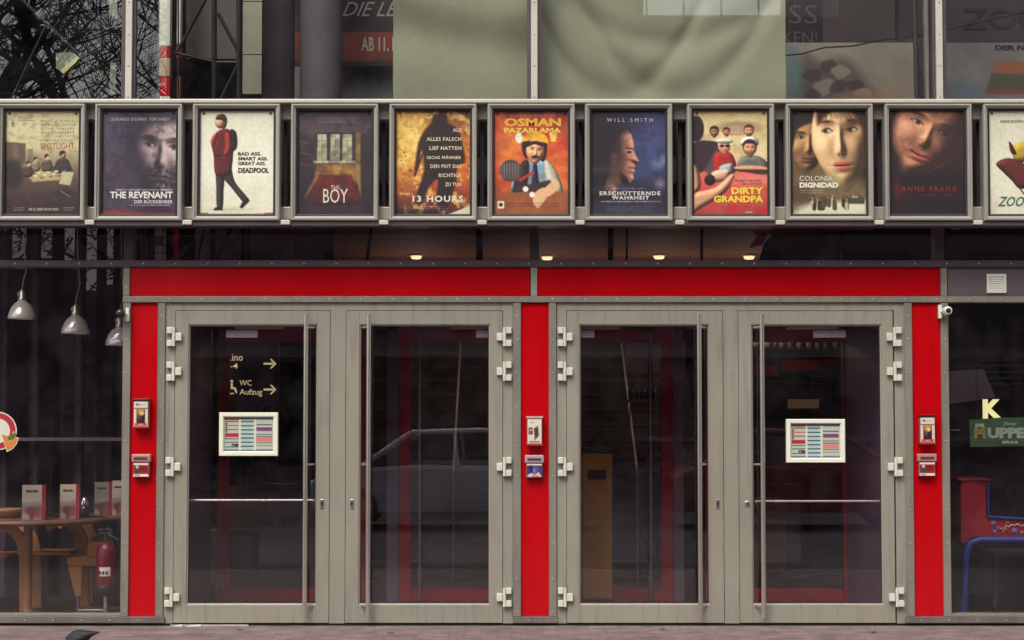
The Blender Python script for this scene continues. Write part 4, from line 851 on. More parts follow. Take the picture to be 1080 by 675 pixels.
w = MB(); w.pbox(944, -120, 1240, 108, 1.6, 1.65, 40); part(w, 'wall_panel', mat('hall_plum_dark', (.038, .026, .034), .8, 0, .1, 2))
LT = mat('dim_letter_paint', (.075, .058, .064), .7)
for t, q in (('SS', (832, 5, 862, 25)), ('KEN!', (826, 33, 862, 47))):
    m = MB(); p, r = P(q[0], q[3], 1.49), P(q[2], q[1], 1.49); m.text(t, p[0], p[2], r[0], r[2], 1.494); part(m, 'wall_lettering', LT)
m = MB(); p, r = P(1016, 31, 1.59), P(1132, 8, 1.59); m.text('ZOOM', p[0], p[2], r[0], r[2], 1.594, bold=.02); part(m, 'wall_lettering', mat('black_letter_paint', (.008, .008, .012), .6))
t = thing('cable', P(950, 40, .9), 'thin black cable sagging across behind the glass above the printed boards', 'cable')
m = MB(); m.tube([P(820, 59, .9), P(845, 57, .9), P(870, 50, .9), P(900, 48.5, .9), P(930, 42, .9), P(975, 37, .9), P(1030, 24, .9), P(1100, 8, .9)], .006, 6); m.build('cable_run', BLACK, t)
m = MB(); m.cyl(P(974, -120, .8), P(979, 112, .8), .030, n=14); m.cyl(P(962, -120, .85), P(967, 112, .85), .018, n=10, mi=1)
part(m, 'pipe', [mat('galvanised_pipe', (.30, .28, .26), .4, .5), BEAM])
# white and red totem left of the truss
t = thing('banner_totem', P(176, 108, 1.2), 'tall narrow totem, white above and red below, behind the upper glass', 'totem')
for (x0, y0, x1, y1, mm) in ((168.5, -80, 179.5, 48, WHITE), (168, 49, 179, 60, RED), (168, 61, 179, 80, mat('tan_print', (.45, .30, .18), .6)), (168, 81, 179, 101, RED), (168.5, 101.5, 179, 112, WHITE), (187, -80, 190.5, 46, WHITE), (186, 48, 190, 60, RED), (186.5, 80, 190, 110, mat('red_print_dark', (.25, .03, .03), .6))):
    m = MB(); m.pbox(x0, y0, x1, y1, 1.2, 1.3); m.build('face_panel', mm, t)
m = MB(); m.pbox(166.5, -80, 180.5, 112, 1.301, 1.36); m.build('post', BEAM, t)

# ================================================================== LOBBY
dl = [(439, 268), (577, 269), (695, 268), (790, 268.3)]
for i, (px, py) in enumerate(dl):
    zc_ = 3.02; v = (337.5-py)/FPX; d = (math.cos(TILT)-v*math.sin(TILT), math.sin(TILT)+v*math.cos(TILT)); tt = (zc_-CAM_Z)/d[1]; Yd = CAM_Y+tt*d[0]; Xd = (px-540)/FPX*tt
    L = thing('ceiling_light', (Xd, Yd, zc_), ['lit round ceiling lamp, leftmost of the four above the red fascia', 'lit round ceiling lamp beside the centre mullion above the red fascia', 'lit round ceiling lamp, third from the left above the red fascia', 'lit round ceiling lamp, rightmost of the four above the red fascia'][i], 'ceiling light', 'lit lamps in the slatted ceiling')
    m = MB(); m.lathe([(.085, zc_), (.085, zc_-.015), (.066, zc_-.02), (.064, zc_)], (Xd, Yd, 0), 24); m.build('trim_ring', ALU, L)
    m = MB(); m.lathe([(.052, zc_-.004), (.050, zc_-.034), (.040, zc_-.046), (.0005, zc_-.050)], (Xd, Yd, 0), 24); m.build('lamp_disc', emit('lamp_glow', (1.0, .84, .42), .9), L)
    pl = bpy.data.lights.new('downlight', 'POINT'); pl.energy = 3.5; pl.color = (1, .78, .55); pl.shadow_soft_size = .1
    po = bpy.data.objects.new('downlight', pl); COL.objects.link(po); po.parent = L; po.location = (0, 0, -.55)
# direction sign
Ys = 2.6
t = thing('direction_sign', P(268, 440, Ys), 'plum direction sign with cream words and two right arrows behind the leftmost door', 'sign')
m = MB(); m.pbox(238, 355, 294, 442, Ys, Ys+.04); m.build('sign_board', mat('sign_plum', (.075, .052, .072), .5), t)
m = MB(); CM = (236, 222, 160)
for (s_, q) in (('Kino', (238.8, 373, 256.2, 380.6)), ('1-4', (237.5, 383.2, 251, 388.8)), ('WC', (252.6, 400.8, 265.4, 406.8)), ('Aufzug', (252.6, 410.2, 276.6, 418.2))):
    p, r = P(q[0], q[3], Ys-.002), P(q[2], q[1], Ys-.002); m.text(s_, p[0], p[2], r[0], r[2], Ys-.002, bold=.004)
def arr(x, y):
    m.ppoly([(x, y-1), (x+10, y-1), (x+10, y+1), (x, y+1)], Ys-.004, .003); m.ppoly([(x+6.6, y-5), (x+8.4, y-5), (x+13.4, y), (x+8.4, y+5), (x+6.6, y+5), (x+11, y)], Ys-.006, .003)
arr(278, 383.6); arr(278, 410.8)
m.lathe([(.0005, Ys-.003), (.012, Ys-.003)], (X(244.4, 402, Ys), 0, Z(402, Ys)), 10, 0, 'y'); m.ppoly([(243.4, 404), (245.4, 404), (245.6, 408.4), (248.4, 408.6), (250.4, 414), (248.8, 414.6), (246.8, 410.6), (243.4, 410)], Ys-.004, .003)
m.tube([P(242.4, 409, Ys-.004), P(241.4, 412.5, Ys-.004), P(243.4, 415.4, Ys-.004), P(246.4, 414.8, Ys-.004)], .005, 6)
m.build('sign_lettering', emit('cream_glow', (.80, .70, .36), .6), t)  # glow added to the cream letters to brighten them
m = MB(); m.pbox(274, 425.5, 289, 434.5, Ys-.003, Ys-.0005); m.ppoly([(277, 434), (281, 427), (284, 427), (280, 434)], Ys-.006, .002, 1); m.ppoly([(281.5, 434), (285, 428), (287, 428), (284, 434)], Ys-.006, .002, 1); m.build('pictogram', [mat('pictogram_grey', (.20, .19, .18), .5), BLACK], t)
for xx in (240, 292):
    m = MB(); q = P(xx, 442, Ys+.02); m.cyl((q[0], q[1], 0.0), (q[0], q[1], q[2]), .012); m.build('sign_post', STEEL, t)
# potted plant behind the left door
def plant(name, base, h, n, lab, seed, potm, leafc):
    rr = random.Random(seed); t = thing(name, base, lab, 'plant')
    m = MB(); m.lathe([(.0005, 0), (.13, 0), (.17, .34), (.15, .34), (.145, .28), (.0005, .28)], base, 20); m.build('pot', potm, t)
    m = MB()
    for i in range(n):
        a = rr.uniform(0, 6.28); r = rr.uniform(.02, .22); zz = base[2]+.3+rr.random()*h; p0 = Vector((base[0]+r*math.cos(a), base[1]+r*math.sin(a)*.7, zz))
        d = Vector((math.cos(a), math.sin(a), rr.uniform(-.3, .9))).normalized(); s_ = d.orthogonal().normalized(); L = rr.uniform(.08, .17); w_ = L*.28
        mid = p0+d*L*.5+Vector((0, 0, .015)); m.add([p0, mid+s_*w_, p0+d*L-Vector((0, 0, .02)), mid-s_*w_], [(0, 1, 2), (0, 2, 3)])
    m.build('foliage', mat('plant_leaf_green', leafc, .45, 0, .3, 9), t)
    m = MB()
    for i in range(6): a = i*1.05; m.tube([(base[0], base[1], base[2]+.28), (base[0]+.06*math.cos(a), base[1]+.05*math.sin(a), base[2]+.3+h*.5), (base[0]+.16*math.cos(a), base[1]+.12*math.sin(a), base[2]+.3+h*.9)], .006, 5)
    m.build('stem', WOOD, t)
p = P(258, 520, 2.5)
plant('potted_plant', (p[0], 2.5, .55), .32, 170, 'leafy green potted plant on the low cabinet behind the leftmost door', 3, mat('terracotta', (.20, .07, .03), .7), (.045, .075, .030))
t = thing('cabinet', (p[0], 2.55, 0), 'low dark cabinet under the potted plant behind the leftmost door', 'cabinet')
m = MB(); m.box((p[0]-.33, 2.3, .08), (p[0]+.62, 2.8, .53)); m.build('cabinet_body', DARK, t, .006)
m = MB(); m.box((p[0]-.35, 2.28, .53), (p[0]+.64, 2.82, .55)); m.build('cabinet_top', WOOD, t, .003)
for xx in (-.31, .14):
    m = MB(); m.box((p[0]+xx, 2.285, .10), (p[0]+xx+.42, 2.30, .51)); m.build('cabinet_door', mat('cabinet_front', (.05, .035, .045), .4), t, .003)
m = MB(); m.box((p[0]-.33, 2.34, 0), (p[0]+.62, 2.76, .08)); m.build('cabinet_plinth', BLACK, t)
# notice stand seen low in the left door
q = P(303, 560, 2.7)
t = thing('notice_stand', (q[0], 2.7, 0), 'pale leaflet stand behind the pull handle of the leftmost door', 'stand')
m = MB(); m.box((q[0]-.15, 2.69, .35), (q[0]+.13, 2.72, 1.05)); m.build('stand_panel', mat('stand_panel', (.17, .14, .16), .6), t)
for k in range(2):
    m = MB(); m.box((q[0]-.05, 2.68, .55+k*.2), (q[0]+.09, 2.69, .63+k*.2)); m.build('leaflet', DARK, t)
m = MB(); m.box((q[0]-.15, 2.6, 0), (q[0]+.13, 2.85, .03)); m.build('stand_foot', BLACK, t)
m = MB(); m.cyl((q[0], 2.73, .0), (q[0], 2.73, .6), .015); m.build('stand_post', STEEL, t)
# yellow block added in place of a reflection in the door glass
q = P(629, 560, 1.45)
t = thing('yellow_stand_in', (q[0], 1.45, 0), 'tall yellow block standing in for a reflection, at the left behind the third door', 'reflection stand-in')
m = MB(); m.box((q[0]-.12, 1.35, .06), (q[0]+.12, 1.6, 1.18)); m.build('block_body', mat('yellow_reflection', (.48, .23, .02), .4), t, .02)
m = MB(); m.box((q[0]-.13, 1.34, 1.18), (q[0]+.13, 1.61, 1.22)); m.build('block_lid', BLACK, t, .01)
m = MB(); m.box((q[0]-.10, 1.37, 0), (q[0]+.10, 1.58, .06)); m.build('block_base', BLACK, t)
m = MB(); m.box((q[0]-.07, 1.335, .98), (q[0]+.07, 1.35, 1.05)); m.build('block_slot', BLACK, t)
# notice panel and bottle shelf behind the third door
q = P(690, 378, 4.0)
t = thing('menu_screen', q, 'pale blank notice panel hanging behind the third door', 'panel')
m = MB(); m.pbox(660, 361, 723, 394.5, 4.0, 4.04); m.build('panel_face', mat('panel_paper', (.72, .62, .60), .7), t)
m = MB(); m.pbox(659, 359.6, 724, 361, 3.99, 4.05); m.build('panel_rail', STEEL, t)
t = thing('bottle_shelf', P(690, 411, 4.1), 'steel shelf below the pale panel, holding a row of glasses', 'shelf')
m = MB(); m.pbox(660, 421.5, 716, 424, 3.95, 4.25); m.build('shelf_board', mat('shelf_steel', (.45, .40, .40), .3, .4), t)
for xx in (664, 712):
    m = MB(); m.pbox(xx, 424, xx+1.2, 460, 4.2, 4.22); m.build('shelf_bracket', STEEL, t)
for i, xx in enumerate((665, 671, 677, 683, 689, 700, 706)):
    q = P(xx, 421.4, 4.1); m = MB(); m.lathe([(.0005, 0), (.020, 0), (.024, .085), (.021, .085), (.018, .006), (.0005, .006)], q, 14)
    tag(m.build('drinking_glass', mat('glass_grey', (.10, .09, .10), .1, 0, .05), None, 0, q), 'small drinking glass standing in the row on the steel shelf', 'glass', 'glasses on the steel shelf')
# low counter with clutter behind the third door
t = thing('service_counter', P(690, 600, 4.6), 'dark service counter behind the third door under the bottle shelf', 'counter')
q = P(664, 490, 4.6); q2 = P(742, 490, 4.6)
m = MB(); m.box((q[0]+.12, 4.6, 0), (q2[0], 5.0, .92)); m.build('counter_front', DARK, t)
m = MB(); m.box((q[0]+.10, 4.58, .92), (q2[0]+.02, 5.02, .96)); m.build('counter_top', mat('counter_top_grey', (.14, .11, .11), .3), t)
rr = random.Random(4)
for i in range(5):
    xx = q[0]+.2+i*.11; b_ = (xx, 4.75, .96); m = MB(); m.lathe([(.0005, 0), (.03, 0), (.032, .10+.02*(i % 3)), (.012, .16+.02*(i % 3)), (.012, .20+.02*(i % 3)), (.0005, .20+.02*(i % 3))], b_, 12)
    tag(m.build('bottle', [mat('bottle_pale', (.35, .31, .31), .2), mat('bottle_dark', (.05, .03, .03), .2), mat('bottle_red', (.25, .03, .02), .25)][i % 3], None, 0, b_), 'bottle standing on the dark service counter under the steel shelf', 'bottle', 'bottles on the service counter')
# snack bar behind the fourth door
Yk = 5.6
t = thing('snack_bar', P(840, 620, Yk), 'dim snack bar with scalloped awning, red strips and orange wood counter behind the rightmost door', 'snack bar')
m = MB(); m.pbox(780, 345, 905, 361.5, Yk-.5, Yk); m.build('awning_board', INRED, t)
m = MB()
for i, xx in enumerate((796, 811, 817, 826, 834, 845, 855, 864, 872, 883)):
    p = P(xx, 361.5, Yk-.52); m.lathe([(.0005, -.006), (.045, -.006), (.045, .006), (.0005, .006)], (p[0], Yk-.52, p[2]-.02), 14, 0, 'y')
m.build('scallop_trim', mat('scallop_cream', (.34, .28, .25), .6), t)
for q in ((790, 385, 821, 396), (826, 379, 882, 384), (826, 384, 862, 391)):
    m = MB(); m.pbox(*q, Yk+.2, Yk+.25); m.build('red_strip', emit('red_strip_glow', (.26, .006, .014), .05), t)
m = MB(); m.pbox(833, 421, 864, 430.5, Yk+.15, Yk+.3); m.build('warming_case', emit('warm_case_glow', (.30, .18, .08), .14), t)
for q in ((812, 401, 842, 402.2), (856, 396.5, 880, 397.3), (826, 404, 870, 404.8)):
    m = MB(); m.pbox(*q, Yk+.1, Yk+.2); m.build('shelf', mat('shelf_steel', (.45, .40, .40), .3, .4), t)
m = MB(); m.pbox(780, 534, 829, 603, 3.2, 3.9, 560); m.build('counter', mat('orange_counter', (.26, .10, .035), .4, 0, .2, 4, stretch=(1, 1, 6)), t)
m = MB(); m.pbox(778, 528, 831, 534, 3.15, 3.95, 530); m.build('counter_top', mat('counter_top_pale', (.30, .24, .2), .3), t)
m = MB(); m.pbox(780, 603, 826, 620, 3.25, 3.85, 610); m.build('counter_plinth', BLACK, t)
m = MB(); m.pbox(780, 340, 910, 640, Yk+.4, Yk+.45); m.build('back_panel', DARKER, t)
# two dark head shapes on a grey wall above the right door pair
m = MB(); Yw = 3.0
m.pbox(850, 236, 945, 276, Yw+.02, Yw+.04); part(m, 'wall_panel', mat('pale_grey_print', (.50, .44, .43), .7))
m = MB(); m.ppoly([(868, 230), (922, 230), (922, 248), (872, 243)], Yw, .01); part(m, 'wall_panel', INRED)
m = MB(); m.ppoly([(800, 276), (806, 256), (818, 244), (830, 230), (872, 230), (873, 240), (871, 250), (872, 258), (866, 262), (862, 270), (856, 276)], Yw-.03, .01); m.ppoly([(944, 276), (934, 268), (927, 260), (921, 252), (920, 230), (996, 230), (996, 276)], Yw-.03, .01); part(m, 'wall_panel', DARKER)
m = MB(); m.ppoly([(790, 262), (806, 236), (816, 236), (804, 258)], Yw-.01, .01); part(m, 'wall_panel', INRED)

# ================================================================== CAFE BEHIND THE LEFT WINDOW
CURT = mat('black_curtain', (.038, .026, .036), .85, 0, .2, 3, .1, 60)
def curtain(x0, x1, lab, Y=1.75, seed=0, ztop=3.05):
    a, b_ = X(x0, 400, Y), X(x1, 400, Y); n = max(8, int((b_-a)*90)); m = MB(); v = []
    zs = (ztop, 2.0, 1.0, .04)
    for z in zs:
        for i in range(n+1):
            x = a+(b_-a)*i/n; v.append((x, Y+.045*math.sin(x*48+seed+.3*z)+.02*math.sin(x*21+seed*2), z))
    m.add(v, [(j*(n+1)+i, (j+1)*(n+1)+i, (j+1)*(n+1)+i+1, j*(n+1)+i+1) for j in range(3) for i in range(n)], 0, None, True)
    tag(m.build('curtain', CURT, None, 0, ((a+b_)/2, Y, .04)), lab, 'curtain', 'dark curtains in the cafe')
curtain(-60, 11, 'dark curtain nearest the left edge of the cafe window', seed=1); curtain(27, 42, 'narrow dark curtain strip above the leftmost chrome lamp', seed=2); curtain(55, 66, 'narrow dark curtain strip between the left and middle chrome lamps', seed=3); curtain(78, 90, 'narrow dark curtain strip behind the middle chrome lamp', seed=4); curtain(102, 111, 'narrow dark curtain strip left of the security camera', seed=5); curtain(118.5, 150, 'dark curtain beside the red column, behind the cut-off chrome lamp', seed=6)
# added glowing strips with branches between the curtains, standing in for bright reflections
WG = emit('strip_glow', (.42, .38, .36), .12)
for (x0, x1, y1) in ((9, 28, 272), (41, 56, 272), (65, 79, 275), (89, 103, 306), (110, 119.5, 300)):
    m = MB(); Yv = 2.0; m.pbox(x0, 150, x1, y1, Yv+.03, Yv+.04)
    rr = random.Random(x0)
    p0, p1 = P(x0, y1, Yv), P(x1, 200, Yv)
    for i in range(34):
        xx, zz = rr.uniform(p0[0], p1[0]), rr.uniform(p0[2], p1[2]); m.tube([(xx, Yv+.01, zz), (xx+rr.uniform(-.05, .05), Yv+.012, zz+rr.uniform(-.05, .05)), (xx+rr.uniform(-.09, .09), Yv+.01, zz+rr.uniform(-.09, .09))], rr.uniform(.003, .009), 4, 1)
    part(m, 'glow_strip', [WG, BLACK])
s = MB(); s.box((-9, 2.3, 0), (-2.5, 2.4, 3.1)); part(s, 'cafe_back_wall', DARK)
s = MB(); s.pbox(-60, 461.5, 131, 465, 1.5, 1.66, 463); part(s, 'reflection_bar', mat('pale_reflection', (.16, .145, .15), .4))  # pale bar added for a light line mirrored in the window
def lamp(px, ytop, lab, Y=.75, k=1.0):
    rim = P(px, ytop+36.5, Y); cx, cz = rim[0], rim[2]; u = .00685*k
    t = thing('pendant_lamp', (cx, Y, cz), lab, 'pendant lamp', 'chrome pendant lamps in the cafe')
    m = MB(); m.lathe([(15.2*u, 0), (15.4*u, .4*u), (14.6*u, 5*u), (12.4*u, 11*u), (9*u, 16*u), (5.4*u, 19*u), (4.6*u, 20*u), (4.4*u, 19.4*u), (8.6*u, 15.4*u), (12*u, 10.6*u), (14*u, 4.8*u), (15*u, .2*u)], (cx, Y, cz), 40); m.build('lamp_shade', mat('mirror_chrome', (.84, .85, .74), .18, .40, .03), t)
    m = MB(); m.lathe([(4.4*u, 19.5*u), (4.6*u, 23*u), (3.6*u, 24*u), (3.4*u, 29*u), (2.6*u, 31*u), (1.0*u, 33*u), (.0005, 33.4*u)], (cx, Y, cz), 20)
    m.box((cx-4.6*u, Y-.012, cz+24.6*u), (cx-3.2*u, Y+.012, cz+29*u)); m.build('lamp_socket', mat('worn_nickel', (.55, .52, .42), .3, .8), t)
    m = MB(); m.tube([(cx, Y, cz+33*u), (cx+.006, Y, cz+40*u), (cx+.03, Y, cz+54*u), (cx+.012, Y, cz+75*u), (cx, Y, 3.12)], .0045, 6); m.build('cord', mat('pale_cord', (.35, .32, .27), .6), t)
lamp(23, 300, 'polished chrome pendant lamp hanging highest, nearest the left edge of the cafe window'); lamp(79.5, 315.5, 'polished chrome pendant lamp in the middle of the three in the cafe window'); lamp(126, 328, 'polished chrome pendant lamp half hidden by the strip beside the red column')
# round cafe table
Yt0 = .62; zt = Z(546.5, Yt0); xt = X(30, 550, Yt0)
t = thing('cafe_table', (xt, Yt0, 0), 'round wooden cafe table with menu cards on it, close behind the left window', 'table')
m = MB(); m.lathe([(.0005, zt-.035), (.55, zt-.035), (.575, zt-.02), (.575, zt), (.0005, zt)], (xt, Yt0, 0), 48); m.build('tabletop', mat('table_wood', (.20, .105, .055), .3, 0, .25, 3, stretch=(1, 7, 1)), t)
m = MB(); m.cyl((xt, Yt0, .03), (xt, Yt0, zt-.035), .033, n=18); m.build('pedestal', WOOD, t)
m = MB(); m.lathe([(.0005, .0), (.19, .0), (.19, .012), (.05, .03), (.035, .05), (.0005, .05)], (xt, Yt0, 0), 32); m.build('foot_plate', mat('polished_foot', (.7, .68, .62), .15, .8), t)
xq = X(118, 550, 1.1)
t = thing('cafe_table', (xq, 1.25, 0), 'second wooden cafe table further back, behind the menu cards beside the red column', 'table')
m = MB(); m.lathe([(.0005, zt-.035), (.40, zt-.035), (.42, zt-.02), (.42, zt), (.0005, zt)], (xq-.1, 1.22, 0), 40); m.build('tabletop', MATS['table_wood'], t)
m = MB(); m.cyl((xq-.1, 1.22, .02), (xq-.1, 1.22, zt-.035), .033, n=14); m.build('pedestal', BLACK, t)
m = MB(); m.lathe([(.0005, 0), (.2, 0), (.2, .012), (.04, .03), (.0005, .03)], (xq-.1, 1.22, 0), 28); m.build('foot_plate', MATS['polished_foot'], t)
def menu_card(px0, px1, pyt, pyb, Y, lab, dark=1.0):
    a, b_ = P(px0, pyb, Y), P(px1, pyt, Y); z0 = zt+.001; z1 = b_[2]; w_ = b_[0]-a[0]; h_ = z1-z0
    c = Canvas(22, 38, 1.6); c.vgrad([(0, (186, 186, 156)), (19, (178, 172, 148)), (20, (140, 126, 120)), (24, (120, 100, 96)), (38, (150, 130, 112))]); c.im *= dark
    c.poly([(0, 20), (22, 17), (22, 22), (0, 24)], (146, 140, 138), .8, 2); c.ell(10, 29, 6, 5, (96, 46, 34), .85, 0, 3); c.ell(17, 30, 4, 5, (130, 70, 44), .8, 0, 3); c.ell(11, 36, 2, 4, (90, 40, 34), .8, 0, 2); c.ell(4, 34, 4, 3, (180, 160, 140), .6, 0, 3)
    m = MB(); d = .055
    m.box((a[0], Y+.0005, z0), (b_[0], Y+d, z1), 1); c.sheet(m, a[0], z0, b_[0], z1, Y)
    m.text('enoca', a[0]+w_*.2, z0+h_*.785, a[0]+w_*.80, z0+h_*.85, Y-.0015, col=rgb(40, 34, 32), bold=.05)
    t = thing('menu_card', ((a[0]+b_[0])/2, Y, z0), lab, 'menu card', 'menu cards on the cafe tables')
    m.build('card_front', [INK, mat('card_red', (.28, .015, .02), .5)], t)
    m = MB(); m.box((b_[0]+.0008, Y+.002, z0), (b_[0]+.026, Y+d, z1)); m.build('card_side', MATS['card_red'], t)
menu_card(23, 44.3, 511.5, 549.5, .36, 'white and brown menu card standing on the round table, leftmost of four'); menu_card(63, 80.3, 510.8, 546.5, .50, 'white and brown menu card standing on the round table, second from the left')
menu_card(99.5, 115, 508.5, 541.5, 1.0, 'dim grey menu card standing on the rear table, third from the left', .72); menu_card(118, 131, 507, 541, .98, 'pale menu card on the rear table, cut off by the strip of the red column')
# sugar shaker and a small bowl
q = (X(89, 540, .75), .75, zt); t = thing('sugar_shaker', q, 'small glass shaker with a shiny lid between the menu cards', 'shaker')
m = MB(); m.lathe([(.0005, 0), (.034, 0), (.036, .06), (.028, .09), (.0005, .09)], q, 18); m.build('jar', mat('jar_glass', (.05, .04, .05), .08), t)
m = MB(); m.lathe([(.030, .09), (.030, .105), (.016, .135), (.012, .15), (.0005, .15)], q, 18); m.build('lid', MATS['polished_foot'], t)
q = (X(8, 540, .7), .7, zt); t = thing('wooden_bowl', q, 'wide pale wooden bowl on the round table at the left edge', 'bowl')
m = MB(); m.lathe([(.0005, 0), (.06, 0), (.115, .045), (.125, .068), (.118, .068), (.10, .04), (.05, .012), (.0005, .01)], q, 28); m.build('bowl', mat('bowl_wood', (.36, .19, .09), .4, 0, .2, 5), t)
# chairs: bent plywood shells
CH = mat('orange_plywood', (.52, .23, .065), .38, 0, .15, 3, stretch=(1, 1, 6))
def chair(x, y, rz, lab, s=1.0):
    t = thing('cafe_chair', (x, y, 0), lab, 'chair', 'orange plywood chairs in the cafe'); c_, s_ = math.cos(rz), math.sin(rz)
    def T(p): return (x+p[0]*c_-p[1]*s_, y+p[0]*s_+p[1]*c_, p[2])
    def shell(prof, w0, th=.012):
        m = MB(); v = []; n = len(prof)
        for sgn in (-1, 1):
            for k in range(n): 
                d, z = prof[k]; v.append(T((d, sgn*w0, z)))
            for k in range(n):
                d, z = prof[k]; k0, k1 = max(k-1, 0), min(k+1, n-1); tx, tz = prof[k1][0]-prof[k0][0], prof[k1][1]-prof[k0][1]; l = math.hypot(tx, tz); v.append(T((d-tz/l*th, sgn*w0, z+tx/l*th)))
        f = []
        A, B_, C_, D = 0, n, 2*n, 3*n
        for k in range(n-1): f += [(A+k, A+k+1, C_+k+1, C_+k), (B_+k, D+k, D+k+1, B_+k+1), (A+k, B_+k, B_+k+1, A+k+1), (C_+k, C_+k+1, D+k+1, D+k)]
        f += [(A, C_, D, B_), (A+n-1, B_+n-1, D+n-1, C_+n-1)]
        return m.add(v, f, 0, None, False)
    shell([(.20, .455), (.05, .44), (-.14, .435), (-.18, .45)], .20).build('seat', CH, t)
    shell([(-.185, .47), (-.20, .56), (-.215, .70), (-.235, .80)], .20).build('backrest', CH, t)
    for sy in (-1, 1):
        m = MB(); m.quadpoly([(0, 0), (.001, 0), (.001, .001)], 0, .001) if False else None
        a0 = T((.19, sy*.16, .44)); a1 = T((.16, sy*.18, .0)); m.tube([a0, a1], [.034, .018], 10); m.build('leg', CH, t)
        m = MB(); a0 = T((-.15, sy*.16, .435)); a1 = T((-.22, sy*.18, .0)); m.tube([a0, a1], [.034, .018], 10); m.build('leg', CH, t)
t = thing('cafe_chair', (X(88, 600, .8), .95, 0), 'orange moulded plywood chair with a slanted side leg, behind the fire extinguisher', 'chair', 'orange chairs in the cafe')
CH2 = mat('bright_orange_plywood', (.68, .33, .09), .38, 0, .12, 3, stretch=(1, 1, 6))
m = MB(); m.ppoly([(92.5, 575), (93.2, 572.3), (95, 571), (109, 571), (109, 588), (91.5, 588)], .8, .36); m.build('backrest', CH2, t, .006)
m = MB(); m.ppoly([(70.6, 593), (70.6, 590), (73, 587.6), (91.4, 585.4), (91.4, 588.2), (109, 588.2), (109, 597), (72, 597)], .8, .36); m.build('seat', CH2, t, .006)
for Yl in (.8, 1.13):
    m = MB(); m.ppoly([(71.8, 597.2), (86.3, 597.2), (85.6, 628.5), (79.2, 628.5), (76.5, 618)], Yl, .03); m.build('leg', CH2, t, .004)
q0, q1 = P(77, 628.6, .8), P(106, 628.6, .8)
m = MB(); m.tube([(q0[0], .97, q0[2]), (q0[0], .97, .012), (q1[0], .97, .012)], .014, 8); m.build('foot', MATS['polished_foot'], t)
def arch_chair(pts, Y, lab, xs):
    t = thing('cafe_chair', (X(xs, 600, Y), Y, 0), lab, 'chair', 'orange chairs in the cafe')
    for yy in (Y, Y+.38):
        m = MB(); up = [P(a, b, Y) for a, b in pts]; v = []
        for k, (x_, _, z_) in enumerate(up):
            nx_, nz_ = up[min(k+1, len(up)-1)][0]-up[max(k-1, 0)][0], up[min(k+1, len(up)-1)][2]-up[max(k-1, 0)][2]; l = math.hypot(nx_, nz_); h = .036
            ox, oz = -nz_/l*h, nx_/l*h
            v += [(x_+ox, yy, z_+oz), (x_-ox, yy, z_-oz), (x_-ox, yy+.03, z_-oz), (x_+ox, yy+.03, z_+oz)]
        n = len(up); f = []
        for k in range(n-1):
            for e in range(4): f.append((k*4+e, k*4+(e+1) % 4, k*4+4+(e+1) % 4, k*4+4+e))
        f += [(3, 2, 1, 0), (4*n-4, 4*n-3, 4*n-2, 4*n-1)]; m.add(v, f); m.build('arched_frame', CH, t)
    a = P(pts[2][0], pts[2][1], Y); m = MB(); m.box((a[0]-.40, Y+.031, .40), (a[0]+.02, Y+.379, .43)); m.build('seat', CH, t, .01)
arch_chair([(-24, 560), (-10, 553.5), (4, 554.5), (15, 560), (22, 571), (25, 586), (25.5, 615), (25.5, 647)], .95, 'arched orange wood chair under the round table at the left edge', 0)
arch_chair([(48, 556), (60, 550), (72, 551), (81, 557), (86, 568), (88, 584), (88.5, 612), (88.5, 640)], 1.25, 'arched orange wood chair behind the round table, left of the extinguisher', 66)
# plum side board and extinguisher
t = thing('side_board', (X(108, 620, 1.0), 1.0, 0), 'low plum side board behind the fire extinguisher', 'side board')
a0, a1 = X(84, 620, .8), X(131, 620, .8)
m = MB(); m.box((a0, 1.25, .04), (a1, 1.6, .52)); m.build('board_body', mat('plum_lacquer', (.06, .012, .026), .4), t, .006)
m = MB(); m.box((a0-.01, 1.23, .52), (a1+.01, 1.62, .54)); m.build('board_top', MATS['plum_lacquer'], t, .004)
m = MB(); m.box((a0+.03, 1.27, 0), (a1-.03, 1.58, .04)); m.build('board_plinth', BLACK, t)
Ye = .28; ex, ez0, ez1 = X(112, 600, Ye), Z(628, Ye), Z(571, Ye); r = .073
t = thing('fire_extinguisher', (ex, Ye, 0), 'red fire extinguisher with a white label, on a floor stand inside the left window', 'fire extinguisher')
m = MB(); m.lathe([(.0005, ez0), (r*.9, ez0), (r, ez0+.02), (r, ez1-.06), (r*.8, ez1-.02), (r*.4, ez1), (.0005, ez1)], (ex, Ye, 0), 32); m.build('cylinder', mat('extinguisher_red', (.13, .005, .012), .3, 0, .05, 4), t)
m = MB(); m.lathe([(r+.001, ez0-.002), (r+.004, ez0+.0), (r+.004, ez0+.07), (r+.001, ez0+.075)], (ex, Ye, 0), 32); m.build('base_band', BLACK, t)
m = MB()
for k in range(9):
    a_ = R(-118+k*7); b2 = R(-118+k*7+7); m.add([(ex+(r+.002)*math.cos(a_), Ye+(r+.002)*math.sin(a_), Z(607, Ye)), (ex+(r+.002)*math.cos(b2), Ye+(r+.002)*math.sin(b2), Z(607, Ye)), (ex+(r+.002)*math.cos(b2), Ye+(r+.002)*math.sin(b2), Z(597.5, Ye)), (ex+(r+.002)*math.cos(a_), Ye+(r+.002)*math.sin(a_), Z(597.5, Ye))], [(0, 1, 2, 3)])
for k in range(3): m.box((ex-.036+k*.024, Ye-r-.006, Z(605, Ye)), (ex-.022+k*.024, Ye-r-.004, Z(601.5, Ye)), 1)
m.build('label', [WHITE, BLACK], t)
